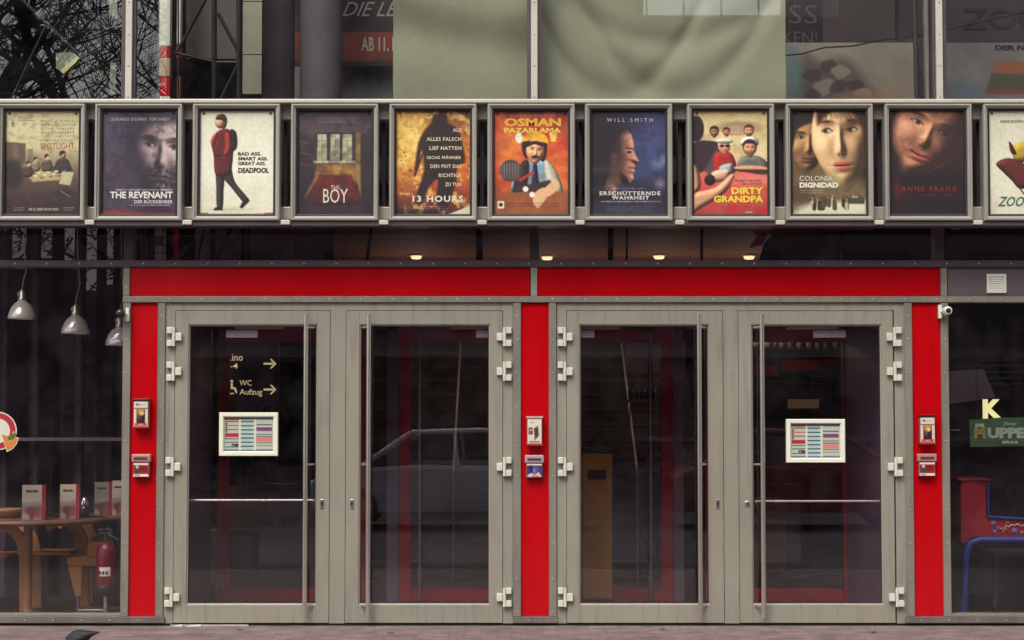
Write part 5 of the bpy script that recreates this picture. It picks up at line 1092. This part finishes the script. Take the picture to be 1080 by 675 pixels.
m = MB(); m.cyl((ex, Ye, ez1-.002), (ex, Ye, ez1+.05), .018, n=12); m.box((ex-.05, Ye-.012, ez1+.05), (ex+.04, Ye+.012, ez1+.062)); m.box((ex-.06, Ye-.012, ez1+.078), (ex+.04, Ye+.012, ez1+.09)); m.box((ex+.02, Ye-.01, ez1+.062), (ex+.04, Ye+.01, ez1+.078)); m.build('valve_handle', BLACK, t, .002)
m = MB(); m.tube([(ex+.02, Ye-.01, ez1+.045), (ex+.085, Ye-.02, ez1+.02), (ex+.10, Ye-.02, ez1-.08), (ex+.095, Ye-.01, ez0+.10)], .010, 8); m.build('hose', BLACK, t)
m = MB(); m.cyl((ex, Ye, 0), (ex, Ye, .02), .13, n=28); m.cyl((ex, Ye+.0, .02), (ex, Ye, ez0-.002), .018, n=12); m.build('floor_stand', MATS['polished_foot'], t)
# round logo sticker on the glass
def disc(m, cx, cy, r0, r1, Y, a0, a1, mi, n=40, th=.002):
    for k in range(n):
        t0, t1 = R(a0+(a1-a0)*k/n), R(a0+(a1-a0)*(k+1)/n)
        m.add([(cx+r*math.cos(t), Y, cy+r*math.sin(t)) for r, t in ((r0, t0), (r1, t0), (r1, t1), (r0, t1))], [(0, 1, 2, 3)], mi)
Yg = -.004; cx, cz = X(-2.5, 455, Yg), Z(454.5, Yg); u = 1/150.0
m = MB(); disc(m, cx, cz, .001, 20.2*u, Yg, 0, 360, 0); disc(m, cx, cz, 13*u, 19*u, Yg-.001, 0, 360, 1); disc(m, cx, cz, .001, 13*u, Yg-.001, 0, 360, 0)
def zp(mm, pts, Y, mi): mm.quadpoly([(P(a, b, Y)[0], P(a, b, Y)[2]) for a, b in pts], Y, .001, mi)
zp(m, [(1, 457), (9, 459.5), (19.8, 461.5), (17.8, 468), (13.5, 473.5), (7.2, 476.8)], Yg-.003, 0)
zp(m, [(1.6, 458), (9, 460), (18.8, 462.3), (16.8, 467.6), (13, 472.5), (7.6, 475.4)], Yg-.005, 2)
zp(m, [(8, 463.5), (9.2, 459.6), (12.5, 458), (16.8, 456.9), (16.8, 459.5), (14.2, 462.4), (10.6, 463.6)], Yg-.007, 3); zp(m, [(13, 456.6), (14.6, 454), (15.2, 456.4), (13.6, 457.6)], Yg-.009, 4)
tag(m.build('round_sticker', [mat('sticker_white', (.62, .62, .50), .5, 0, .03), mat('sticker_red', (.42, .008, .03), .5, 0, .03), mat('sticker_orange', (.56, .20, .04), .5, 0, .08), mat('sticker_green', (.06, .13, .04), .5, 0, .1), mat('sticker_yellow', (.70, .5, .06), .5)], None, 0, (cx, Yg, cz)), 'round red and white sticker with an orange slice and green leaf on the left window', 'sticker')

# ================================================================== BEHIND THE RIGHT WINDOW
Yk2 = .5
m = MB(); p, r_ = P(1036.5, 441.5, Yk2), P(1056.5, 421, Yk2); m.text('K', p[0], p[2], r_[0], r_[2], Yk2, bold=.06)
tag(m.build('sign_letter', emit('letter_glow', (.80, .80, .34), .55), None, 0, p), 'glowing yellow green capital letter above the green sign in the right window', 'letter')
t = thing('hanging_sign', P(1060, 471, .3), 'dark green sign with pale green letters hanging in the right window', 'sign')
Yq = .3; m = MB(); m.ppoly([(1022.5, 443), (1055, 440.4), (1130, 440), (1130, 471), (1070, 470.4), (1023.5, 471.5)], Yq, .02); m.build('sign_board', mat('sign_green', (.03, .085, .035), .5, 0, .12, 5), t)
m = MB()
def sg(body, q, bold, mi, **k):
    p, r_ = P(q[0], q[3], Yq-.004), P(q[2], q[1], Yq-.004); m.text(body, p[0], p[2], r_[0], r_[2], Yq-.004, bold=bold, mi=mi, **k)
sg('DIE', (1028.8, 446.8, 1038.2, 450.4), .05, 0); sg('M', (1027.5, 450.6, 1039.6, 462.4), .08, 1); sg('UPPETS', (1041.5, 450.8, 1100, 462.4), .06, 2); sg('Disney', (1057.6, 445, 1070.4, 449.6), .0, 0, shear=.2); sg('APPLAUS', (1056.5, 465, 1073.5, 467.8), .05, 0)
m.build('sign_lettering', [mat('sign_pale', (.36, .50, .34), .5), mat('sign_olive', (.22, .20, .035), .5, 0, .2, 40), mat('sign_pale_green', (.26, .36, .26), .5)], t)
for xx in (1030, 1100):
    m = MB(); q = P(xx, 441, Yq+.01); m.tube([q, (q[0], q[1], 2.2)], .002, 5); m.build('hanger', BLACK, t)
t = thing('arcade_table', P(1060, 648, .7), 'red table game with a tall back box and blue tube legs in the right window', 'table game')
Ya = .55
RG = mat('arcade_red', (.26, .006, .014), .4, 0, .08, 3); BG = mat('arcade_blue', (.022, .05, .21), .35, 0, .1, 3)
m = MB(); m.ppoly([(1013, 506.5), (1040.5, 506.5), (1040.5, 546), (1130, 552), (1130, 567), (1024, 567), (1021, 573), (1013.5, 573)], Ya, .55); m.build('cabinet', RG, t, .008)
m = MB(); m.pbox(1010.5, 504.5, 1045, 507, Ya-.02, Ya+.57); m.build('cabinet_cap', RG, t, .004)
m = MB(); m.tube([P(1042, 509, Ya-.01), P(1042, 545, Ya-.01), P(1130, 550.5, Ya-.01)], .012, 8); m.build('blue_trim', BG, t)
m = MB(); m.tube([P(1130, 569, Ya-.03), P(1034, 569, Ya-.03), P(1024, 572, Ya-.03), P(1019.5, 582, Ya-.03), P(1018, 610, Ya-.03), P(1015.5, 648, Ya-.03)], .024, 12); m.build('leg', BG, t)
m = MB(); m.tube([P(1130, 569, Ya+.5), P(1034, 569, Ya+.5), P(1024, 572, Ya+.5), P(1019.5, 582, Ya+.5), P(1018.5, 600, Ya+.5), (P(1018, 600, Ya+.5)[0], Ya+.5, 0)], .024, 12); m.build('leg', BG, t)
m = MB(); rr = random.Random(2)
for (xx, yy, rad, k) in ((1048, 552, 3, 0), (1053, 557, 2.2, 1), (1049, 561, 2.4, 0), (1070, 560, 3.4, 0), (1078, 562, 2.4, 1), (1063, 551, 1.8, 1)):
    q = P(xx, yy, Ya-.002); m.lathe([(.0005, -.003), (rad/155, -.003), (rad/155, 0)], (q[0], Ya, q[2]), 14, k, 'y')
m.tube([P(1061, 559, Ya-.004), P(1060.5, 554, Ya-.004), P(1064, 556, Ya-.004), P(1066, 553.5, Ya-.004), P(1070, 554.5, Ya-.004), P(1073, 552.5, Ya-.004), P(1077, 555, Ya-.004), P(1084, 553, Ya-.004)], .006, 6, 2); m.tube([P(1055, 558, Ya-.004), P(1059, 556, Ya-.004), P(1058, 561, Ya-.004)], .005, 6, 2)
m.build('side_graphic', [mat('graphic_blue', (.10, .16, .30), .5), mat('graphic_violet', (.20, .12, .24), .5), mat('graphic_cream', (.5, .38, .28), .5)], t)
t = thing('desk', P(1075, 600, 1.3), 'grey steel desk behind the blue tube legs in the right window', 'desk')
m = MB(); m.pbox(1047, 582.5, 1150, 586, 1.2, 1.7); m.build('desk_top', mat('desk_grey', (.13, .11, .12), .4), t)
for xx in (1049, 1110):
    q = P(xx, 586, 1.25); m = MB(); m.cyl((q[0], q[1], 0), (q[0], q[1], q[2]), .012); m.build('leg', MATS['desk_grey'], t)
m = MB(); m.pbox(1056, 588, 1100, 640, 1.5, 1.52); m.build('desk_panel', DARK, t)
s = MB(); s.box((2.76, 2.6, 0), (9, 2.7, 3.1)); part(s, 'shop_back_wall', DARKER)
m = MB()
for k in range(5): m.pbox(1034, 378+k*6.5, 1078, 380.4+k*6.5, 2.3, 2.55)
part(m, 'wall_rack', mat('rack_dark', (.05, .042, .05), .4))
m = MB(); m.ppoly([(990, 392), (1037, 389.5), (1050, 419), (990, 428)], 1.7, .03); part(m, 'wall_panel', mat('mauve_reflection', (.24, .19, .235), .6))  # slanted mauve shape put in for a pale reflection in the window
m = MB(); m.pbox(1003, 453, 1013, 454, .9, .93); part(m, 'wall_shelf', mat('shelf_steel', (.45, .40, .40), .3, .4))

# ================================================================== THINGS ON THE FRONT
def dispenser_top(px, py0, py1, lab, kind):
    Yf = -.115; x0, x1 = X(px-8.3, 436, Yf), X(px+8.3, 436, Yf); z0, z1 = Z(py1, Yf), Z(py0, Yf); w_, h_ = x1-x0, z1-z0
    t = thing('flyer_box', ((x0+x1)/2, -.041, z0), lab, 'flyer box', 'flyer boxes on the red panels')
    m = MB(); m.box((x0, Yf+.012, z0), (x1, -.041, z1)); m.build('box_body', mat('box_shell', (.34, .05, .05) if kind != 1 else (.40, .12, .10), .4), t, .004)
    m = MB(); m.box((x0-.003, Yf+.006, z1-.008), (x1+.003, -.043, z1+.006)); m.build('box_lid', BLACK if kind != 1 else mat('lid_grey', (.45, .4, .34), .4), t, .002)
    c = Canvas(16, 30, 2.2)
    if kind == 1:
        c.vgrad([(0, (214, 210, 190)), (30, (206, 200, 180))]); c.rect(1, 10, 6, 19, (130, 52, 54), .9); c.rect(2, 13, 6, 14, (214, 210, 190)); c.poly([(7, 12), (12, 8), (13, 20), (9, 25)], (64, 40, 52), .9, 1.5); c.line(9, 10, 8, 26, 1, (90, 60, 64), .8); c.rect(2, 27, 14, 29, (150, 60, 56), .7); c.line(4, 4, 7, 4, 1, (60, 80, 70), .6)
    else:
        c.fill((206, 200, 184)); c.rect(3, 9.5, 13, 28, (52, 34, 40)); c.ell(8, 13, 4.5, 4, (196, 150, 80), .95, -10, 2); c.ell(9, 14.5, 2.2, 2, (226, 196, 140), .9, 0, 1.5); c.ell(6, 18, 2, 4, (150, 90, 60), .6, 0, 2); c.rect(1, 26.5, 15, 29.4, (178, 52, 46)); c.line(5, 28, 11, 27.6, .9, (226, 200, 180), .8); c.line(3, 3.4, 5, 3.4, 2, (50, 60, 80), .8); c.line(7, 4, 13, 3.6, .9, (110, 120, 130), .7); c.rect(0, 7.6, 16, 8.8, (130, 40, 40))
    m = MB(); m.box((x0+.006, Yf+.002, z0+.010), (x1-.006, Yf+.011, z1-.014), 0, rgb(200, 190, 176)); c.sheet(m, x0+.007, z0+.011, x1-.007, z1-.015, Yf+.001); m.build('flyer', INKG, t)
    m = MB(); m.box((x0-.002, Yf-.002, z0-.004), (x1+.002, Yf+.012, z0+.012)); m.build('front_lip', mat('lip_red', (.36, .03, .03), .3), t, .002)
def dispenser_low(px, py0, py1, lab, kind):
    Yf = -.105; x0, x1 = X(px-8.8, 490, Yf), X(px+8.8, 490, Yf); z0, z1 = Z(py1, Yf), Z(py0, Yf); h_ = z1-z0
    t = thing('flyer_tray', ((x0+x1)/2, -.041, z0), lab, 'flyer tray', 'flyer trays on the red panels')
    m = MB(); m.box((x0, Yf+.02, z0), (x1, -.041, z1-.01)); m.build('tray_body', mat('tray_shell', (.32, .04, .045), .4), t, .003)
    m = MB(); zz = z1-.35*h_; m.box((x0-.008, Yf+.0, zz), (x1+.008, -.05, z1)); m.build('tray_roof', mat('tray_roof_pink' if kind else 'tray_roof_violet', (.42, .20, .17) if kind else (.38, .30, .34), .35), t, .008)
    m = MB(); m.box((x0+.01, Yf-.003, zz+.018), (x1-.012, Yf+.0, z1-.022)); m.build('tray_slot', mat('slot_print', (.10, .03, .035) if kind else (.08, .05, .12), .4), t)
    c = Canvas(18, 16, 2.2)
    if kind:
        c.fill((150, 40, 44)); c.rect(0, 0, 18, 2.4, (220, 206, 190)); c.ell(4.5, 8, 3.4, 5, (70, 62, 66), .95, 0, 1.5); c.ell(4.5, 4.6, 1.8, 2, (200, 190, 180), .9, 0, 1); c.rect(8, 4, 16, 10, (120, 26, 36)); c.rect(0, 13, 18, 16, (224, 216, 200)); c.line(2, 14.5, 7, 14.5, 1.2, (90, 70, 70), .8)
    else:
        c.fill((60, 46, 96)); c.ell(9, 7, 7, 5, (88, 74, 130), .9, 0, 3); c.rect(0, 0, 18, 2, (220, 206, 196)); c.ell(5, 6, 2.4, 4, (40, 34, 70), .9, 0, 1.5); c.ell(9, 8, 1.6, 3, (120, 130, 170), .9, 0, 1.5); c.poly([(1, 13), (6, 11), (9, 13), (14, 10), (17, 14), (17, 16), (1, 16)], (214, 206, 200), .9, 1.2); c.rect(6, 14, 14, 16, (190, 100, 80))
    m = MB(); m.box((x0+.004, Yf+.008, z0+.004), (x1-.004, Yf+.019, zz-.004), 0, rgb(180, 160, 150)); c.sheet(m, x0+.005, z0+.005, x1-.005, zz-.005, Yf+.007); m.build('flyer', INKG, t)
for px, kk, w_ in ((148.5, 0, 'left red panel by the cafe window'), (563.8, 1, 'red panel between the door pairs'), (978.2, 2, 'right red panel by the shop window')):
    off = {0: (421.5, 451), 1: (440, 469.5), 2: (438.5, 468)}[kk]
    dispenser_top(px, off[0], off[1], ('white and red flyer box, upper one on the ' if kk == 1 else 'flyer box with golden picture, upper one on the ')+w_, 1 if kk == 1 else 0)
    off = {0: (479, 503.5), 1: (480, 504), 2: (478.5, 502.5)}[kk]
    dispenser_low(px if kk != 1 else 563.6, off[0], off[1], ('violet flyer tray, lower one on the ' if kk == 1 else 'pink and red flyer tray, lower one on the ')+w_, 0 if kk == 1 else 1)
# security cameras
def seccam(px, py, s, lab):
    Yc = -.10; q = P(px, py, Yc); k = s
    t = thing('security_camera', (q[0], -.062, q[2]), lab, 'camera', 'small cameras beside the doors')
    m = MB(); m.box((q[0]+k*.018-.012, -.10, q[2]-.045), (q[0]+k*.018+.012, -.0615, q[2]+.05)); m.build('mount', WHITE, t, .004)
    m = MB(); m.tube([(q[0]+k*.012, -.09, q[2]), (q[0]-k*.004, -.14, q[2]+.005)], .012, 10); m.build('arm', WHITE, t)
    c_ = (q[0]-k*.018, -.15, q[2]+.005); m = MB(); m.lathe([(.0005, .045), (.026, .045), (.030, .03), (.030, -.03), (.026, -.045), (.0005, -.045)], c_, 20, 0, 'y'); m.build('housing', BLACK if s > 0 else WHITE, t)
    m = MB(); m.lathe([(.0005, -.048), (.017, -.048), (.019, -.046)], c_, 16, 0, 'y'); m.build('lens', mat('lens_glass', (.02, .02, .025), .05), t)
seccam(131.5, 332, 1, 'small dark security camera on a white mount, above left of the doors'); seccam(994.5, 329, -1, 'small white security camera at the top of the right red panel')
# programme boards on the doors
def board(x0, y0, x1, y1, lab, seed):
    Yf = -.062; L, B_, Rr, T = X(x0, (y0+y1)/2, Yf), Z(y1, Yf), X(x1, (y0+y1)/2, Yf), Z(y0, Yf)
    t = thing('programme_board', ((L+Rr)/2, -.03, B_), lab, 'notice board', 'programme boards on the doors')
    m = MB(); m.ring(L, B_, Rr, T, [(0, -.027), (0, -.058), (.004, -.062), (.026, -.062), (.034, -.050), (.034, -.040)]); m.build('frame', mat('board_white', (.74, .74, .60), .35, 0, .03, 15), t)
    w_, h_ = 52, 36; c = Canvas(w_, h_, 2.4); c.fill((176, 184, 168)); c.rect(0, 0, w_, 2.4, (80, 84, 110)); c.rect(0, 34, w_, 36, (96, 104, 128)); c.rect(0, 1, 16, 3, (130, 66, 70))
    for xx in (15.6, 31.4): c.rect(xx, 2, xx+2.2, 35, (206, 206, 180))
    for k in range(7):
        y = 4+k*4.35; 
        c.rect(17.6, y, 31.2, y+1.5, (52, 80, 92), .95); c.rect(17.6, y+1.6, 31.2, y+3.9, (180, 200, 196)); c.line(19, y+2.8, 28, y+2.8, .6, (110, 130, 130), .5)
    for k, (a_, col) in enumerate((((4, 5.2), (140, 50, 52)), ((8.4, 9.4), (150, 56, 52)), ((12.5, 13.6), (148, 56, 54)), ((17, 21), (170, 34, 52)), ((22.4, 23.2), (56, 50, 56)), ((26, 27), (60, 90, 84)), ((31, 32), (60, 90, 80)))): c.rect(1, a_[0], 15.2, a_[1], col, .95)
    for (xx, yy) in ((2.2, 7), (2.2, 11), (2.4, 15)): c.ell(xx, yy, .9, 1.1, (60, 40, 44))
    c.rect(8, 28, 15, 31, (70, 50, 60)); c.ell(10, 30, 1, 1, (150, 140, 140))
    for (a_, b_, col) in ((7.4, 8.4, (46, 60, 84)), (10.6, 14.6, (112, 62, 100)), (17.8, 18.6, (70, 70, 90)), (20, 21, (110, 50, 60)), (21.6, 26, (206, 120, 112)), (26.8, 27.4, (60, 40, 44)), (29.6, 30.2, (100, 60, 60))): c.rect(34, a_, 50.6, b_, col, .95)
    m = MB(); m.box((L+.03, -.0405, B_+.03), (Rr-.03, -.030, T-.03), 0, rgb(150, 150, 140)); c.sheet(m, L+.0335, B_+.0335, Rr-.0335, T-.0335, -.042); m.build('programme_sheet', INKG, t)
board(231, 435, 293, 481, 'white framed programme board on the leftmost door', 1); board(829.5, 442, 891.5, 488, 'white framed programme board on the rightmost door', 2)
# litter on the threshold
for (px, w_, lab) in ((205, .05, 'small pale paper scrap lying at the foot of the leftmost door'), (188, .03, 'tiny pale scrap of paper left of the first threshold strip')):
    q = P(px, 660.6, -.09); m = MB(); v = [(q[0]-w_, -.11, .001), (q[0]+w_, -.12, .004), (q[0]+w_*.9, -.09, .012), (q[0]-w_*.8, -.085, .003)]; m.add(v+[(a, b, c+.0012) for a, b, c in v], [(3, 2, 1, 0), (4, 5, 6, 7), (0, 1, 5, 4), (1, 2, 6, 5), (2, 3, 7, 6), (3, 0, 4, 7)])
    tag(m.build('paper_scrap', WHITE, None, 0, (q[0], -.1, 0)), lab, 'litter')
m = MB(); a0, a1 = X(180, 658, -.07), X(262, 658, -.07); m.box((a0, -.085, .0005), (a1, -.052, .010)); part(m, 'threshold_strip', mat('threshold_alu', (.55, .5, .45), .35, .4))
lf = random.Random(12)
for (px, Yl, lab) in ((262, -.35, 'small brown leaf on the paving below the leftmost door'), (418, -.55, 'small brown leaf on the paving below the second door'), (694, -.30, 'small brown leaf on the paving below the third door'), (905, -.5, 'small brown leaf on the paving below the rightmost door')):
    x = (px-540)/150; a_ = lf.uniform(0, 6); m = MB(); v = []
    for sx, sy, sz in ((-.03, 0, .002), (-.008, .013, .007), (.018, .010, .004), (.034, 0, .009), (.016, -.012, .004), (-.010, -.014, .006)): v.append((x+sx*math.cos(a_)-sy*math.sin(a_), Yl+sx*math.sin(a_)+sy*math.cos(a_), sz+.0005))
    n = len(v); m.add(v+[(p[0], p[1], p[2]+.0012) for p in v], [tuple(range(n-1, -1, -1)), tuple(range(n, 2*n))]+[(i, (i+1) % n, n+(i+1) % n, n+i) for i in range(n)])
    tag(m.build('fallen_leaf', mat('dead_leaf', (.16, .085, .045), .8, 0, .3, 40), None, 0, (x, Yl, 0)), lab, 'leaf', 'fallen leaves on the paving')
# ------------------------------------------------------------------ pigeon, pecking at the ground with its tail up
Yp = -1.62; q = P(86, 664, Yp); bx, bz = q[0], q[2]
t = thing('pigeon', (bx, Yp, 0), 'dark grey pigeon pecking at the pavement, cut off by the bottom edge', 'pigeon')
spine = [(.112, -.004, 0, .004, .018), (.09, -.008, 0, .009, .024), (.062, -.013, 0, .016, .030), (.03, -.024, 0, .034, .042), (-.005, -.033, 0, .048, .050), (-.04, -.042, 0, .048, .048), (-.07, -.060, 0, .037, .037), (-.088, -.084, 0, .025, .025), (-.098, -.106, 0, .020, .020), (-.108, -.122, 0, .019, .018), (-.120, -.134, 0, .013, .012), (-.130, -.142, 0, .005, .005), (-.145, -.152, 0, .0015, .0015)]
m = MB(); n = 18; v = []
for k, (dx, dz, dy, rz_, ry_) in enumerate(spine):
    d = Vector((spine[min(k+1, len(spine)-1)][0]-spine[max(k-1, 0)][0], 0, spine[min(k+1, len(spine)-1)][1]-spine[max(k-1, 0)][1])).normalized(); nn = Vector((-d.z, 0, d.x))
    for i in range(n): a_ = 2*math.pi*i/n; pt = Vector((bx+dx, Yp, bz-.012+dz))+nn*(rz_*math.cos(a_))+Vector((0, 1, 0))*(ry_*math.sin(a_)); v.append(pt)
m.add(v, [(j*n+i, j*n+(i+1) % n, (j+1)*n+(i+1) % n, (j+1)*n+i) for j in range(len(spine)-1) for i in range(n)], 0, None, True)
m.add(v[:n], [tuple(range(n-1, -1, -1))]); m.build('body', mat('pigeon_slate', (.014, .013, .018), .6, 0, .6, 30, .8, 90), t)
for sy in (-1, 1):
    m = MB(); v = []; prof = [(.092, -.006, .005), (.05, -.014, .017), (.015, -.026, .026), (-.025, -.038, .029), (-.055, -.050, .022), (-.068, -.056, .006)]
    for (dx, dz, hh) in prof:
        for i in range(7): a_ = R(-60+20*i); v.append((bx+dx, Yp+sy*(.012+1.32*hh*math.cos(a_)+.008), bz-.012+dz+hh*math.sin(a_)*1.05))
    m.add(v, [(j*7+i, (j+1)*7+i, (j+1)*7+i+1, j*7+i+1) for j in range(len(prof)-1) for i in range(6)], 0, None, True); m.build('wing', mat('pigeon_wing', (.024, .022, .029), .6, 0, .7, 45, .8, 110), t)
    m = MB(); hz = bz-.085; m.tube([(bx-.01, Yp+sy*.022, hz), (bx-.004, Yp+sy*.022, .03), (bx-.012, Yp+sy*.022, .006)], [.008, .005, .004], 8)
    for a_ in (-30, 0, 30, 180): m.tube([(bx-.012, Yp+sy*.022, .005), (bx-.012-.03*math.cos(R(a_)), Yp+sy*.022+.03*math.sin(R(a_)), .003)], [.0035, .002], 5)
    m.build('leg', mat('pigeon_leg', (.28, .06, .05), .6), t)
# ================================================================== ACROSS THE STREET (mirrored in the panes)
OPP = thing('street_building', (10, -34, 0), 'dark plum office block across the street with rows of windows', 'building')
OB = mat('opposite_plaster', (.15, .105, .135), .8, 0, .15, .5); OBG = mat('opposite_dark_glass', (.02, .02, .025), .1)
for (x0, x1, h) in ((-34, -8.41, 6.3), (-8.4, 3.2, 17), (3.2, 7.9, 11.3), (7.9, 34, 18)):  # low left block added to keep bright sky out of the cafe pane
    m = MB(); m.box((x0, -44, -.15), (x1-.01, -34, h)); m.build('wall', OB, OPP)
for fl in range(4):
    for k in range(13):
        x0 = -7.6+k*3.1
        if 1.5 < x0+1 < 8.4 and fl > 1: continue
        m = MB(); m.box((x0, -34.02, 3.6+fl*3.3), (x0+1.7, -33.9, 5.6+fl*3.3)); m.build('window', OBG, OPP)
m = MB()
for k in range(6): m.box((3.25+k*.91, -34.06, 11.3), (3.29+k*.91, -34.0, 13.6))
for z in (11.3, 11.8, 12.6, 13.56): m.box((3.2, -34.06, z), (7.89, -34.0, z+.05))
m.build('roof_glazing', ALU, OPP)
m = MB(); m.box((3.2, -34.05, 1.0), (34, -33.6, 1.12)); m.box((-8.4, -34.05, 3.0), (34, -33.4, 3.25)); m.build('string_course', mat('opposite_stone', (.24, .21, .20), .8), OPP)
for k in range(9):
    m = MB(); x0 = -7.8+k*4.2; m.box((x0, -34.02, .5), (x0+3.4, -33.9, 2.8)); m.build('shop_window', OBG, OPP)
def bare_tree(x, y, h, lab, seed, spread=1.0):
    rr = random.Random(seed); t = thing('bare_tree', (x, y, -.15), lab, 'tree', 'bare street trees'); trunk = MB(); crown = MB()
    def grow(p, d, L, r, dep):
        q = p+d*L; mid = p+d*L*.5+Vector((rr.uniform(-1, 1), rr.uniform(-1, 1), rr.uniform(-.5, .5)))*L*.07
        (trunk if dep == 0 else crown).tube([p, mid, q], [r, r*.82, r*.66], 6 if dep < 3 else 3)
        if dep >= 7: return
        k = 3 if dep < 6 else 2
        for i in range(k if dep else 5):
            a_ = rr.uniform(0, 6.28); ax = Vector((math.cos(a_), math.sin(a_), rr.uniform(-.25, .55))); nd = (d*rr.uniform(.45, 1.0)+ax*rr.uniform(.5, .95)*spread+Vector((0, 0, .12))).normalized()
            grow(p+d*L*rr.uniform(.55, 1.0), nd, L*rr.uniform(.62, .84), r*rr.uniform(.50, .64), dep+1)
    grow(Vector((x, y, -.15)), Vector((.03, .02, 1)).normalized(), h*.27, h*.0105, 0)
    BK = mat('tree_bark', (.045, .034, .034), .9, 0, .3, 8); trunk.build('trunk', BK, t); crown.build('crown', BK, t)
bare_tree(-10.4, -20.0, 21, 'tallest bare tree with dense twigs across the street', 11, 1.25); bare_tree(-7.6, -25, 19, 'tall bare tree nearest the office block', 23, 1.2)
def car(x, y, s, lab, paint):
    """a hatchback standing along the street, side on"""
    z0 = -.15; t = thing('parked_car', (x, y, z0), lab, 'car', 'cars parked across the street')
    def T(u, v, w): return (x+s*u, y+v, z0+w)
    low = [(-2.0, .42, .30), (-2.02, .70, .34), (-1.9, .86, .4), (-1.0, .92, .8), (.2, .93, .86), (1.2, .90, .8), (1.9, .80, .6), (2.05, .55, .4), (2.0, .30, .3)]
    prof = [(-2.0, .26), (-2.05, .5), (-1.98, .78), (-1.75, .90), (-.7, .95), (.3, .96), (1.2, .93), (1.85, .80), (2.08, .60), (2.08, .36), (1.95, .24)]
    m = MB(); v = []; n = len(prof)
    for yy, k in ((-.86, .93), (-.82, 1.0), (.82, 1.0), (.86, .93)):
        for u, w in prof: v.append(T(u*(.985 if k < 1 else 1), yy*(1 if w < .7 else .97), w*k if w > .5 else w))
    f = [(j*n+i, j*n+(i+1) % n, (j+1)*n+(i+1) % n, (j+1)*n+i) for j in range(3) for i in range(n)]+[tuple(range(n-1, -1, -1)), tuple(range(3*n, 4*n))]
    m.add(v, f); m.build('body', paint, t, .03)
    cab = [(-1.62, .90), (-1.05, 1.36), (-.55, 1.45), (.5, 1.42), (1.22, .93)]; m = MB(); v = []; n = len(cab)
    for sg_ in (-1, 1):
        for u, w in cab: v.append(T(u, sg_*(.80 if w < 1 else .62), w))
    m.add(v, [(i, (i+1) % n, n+(i+1) % n, n+i) for i in range(n)]+[tuple(range(n-1, -1, -1)), tuple(range(n, 2*n))]); m.build('cabin_glass', OBG, t)
    m = MB()
    for sg_ in (-1, 1):
        for (a_, b_) in ((0, 1), (1, 2), (2, 3), (3, 4)):
            p0, p1 = cab[a_], cab[b_]; m.tube([T(p0[0], sg_*(.81 if p0[1] < 1 else .63), p0[1]), T(p1[0], sg_*(.81 if p1[1] < 1 else .63), p1[1])], .045, 8)
        m.tube([T(-.2, sg_*.81, .94), T(-.15, sg_*.64, 1.43)], .035, 6)
    m.box(T(-.6*1, -.6, 1.42), T(.5, .6, 1.47)); m.build('roof_and_pillars', paint, t)
    for u in (-1.28, 1.30):
        for sg_ in (-1, 1):
            c_ = T(u, sg_*.80, .31); m = MB(); m.lathe([(.31, -.10), (.32, -.06), (.32, .06), (.31, .10), (.21, .105), (.20, .09)], c_, 28, 0, 'y'); m.lathe([(.21, -.10), (.31, -.10)], c_, 28, 0, 'y')
            w_ = m.build('wheel', RUBBER, t); m = MB(); m.lathe([(.0005, -.092), (.06, -.097), (.20, -.09), (.205, 0), (.20, .09), (.06, .097), (.0005, .092)], c_, 24, 0, 'y'); m.build('rim', ALU, w_)
    for sg_ in (-1, 1):
        m = MB(); m.box(T(-2.04, sg_*.60-.14, .62), T(-1.94, sg_*.60+.14, .76)); m.build('tail_light', mat('tail_red', (.3, .01, .01), .2), t, .02)
        m = MB(); m.box(T(1.86, sg_*.58-.16, .60), T(2.02, sg_*.58+.16, .72)); m.build('headlight', WHITE, t, .03)
car(-1.0, -16.3, -1, 'silver hatchback parked along the street, its rear towards the doors', mat('silver_paint', (.70, .68, .70), .3, .1, .04, 3)); car(4.4, -16.4, 1, 'dark red hatchback parked along the street opposite the right doors', mat('dark_red_paint', (.30, .05, .06), .25, .2, .04, 3))
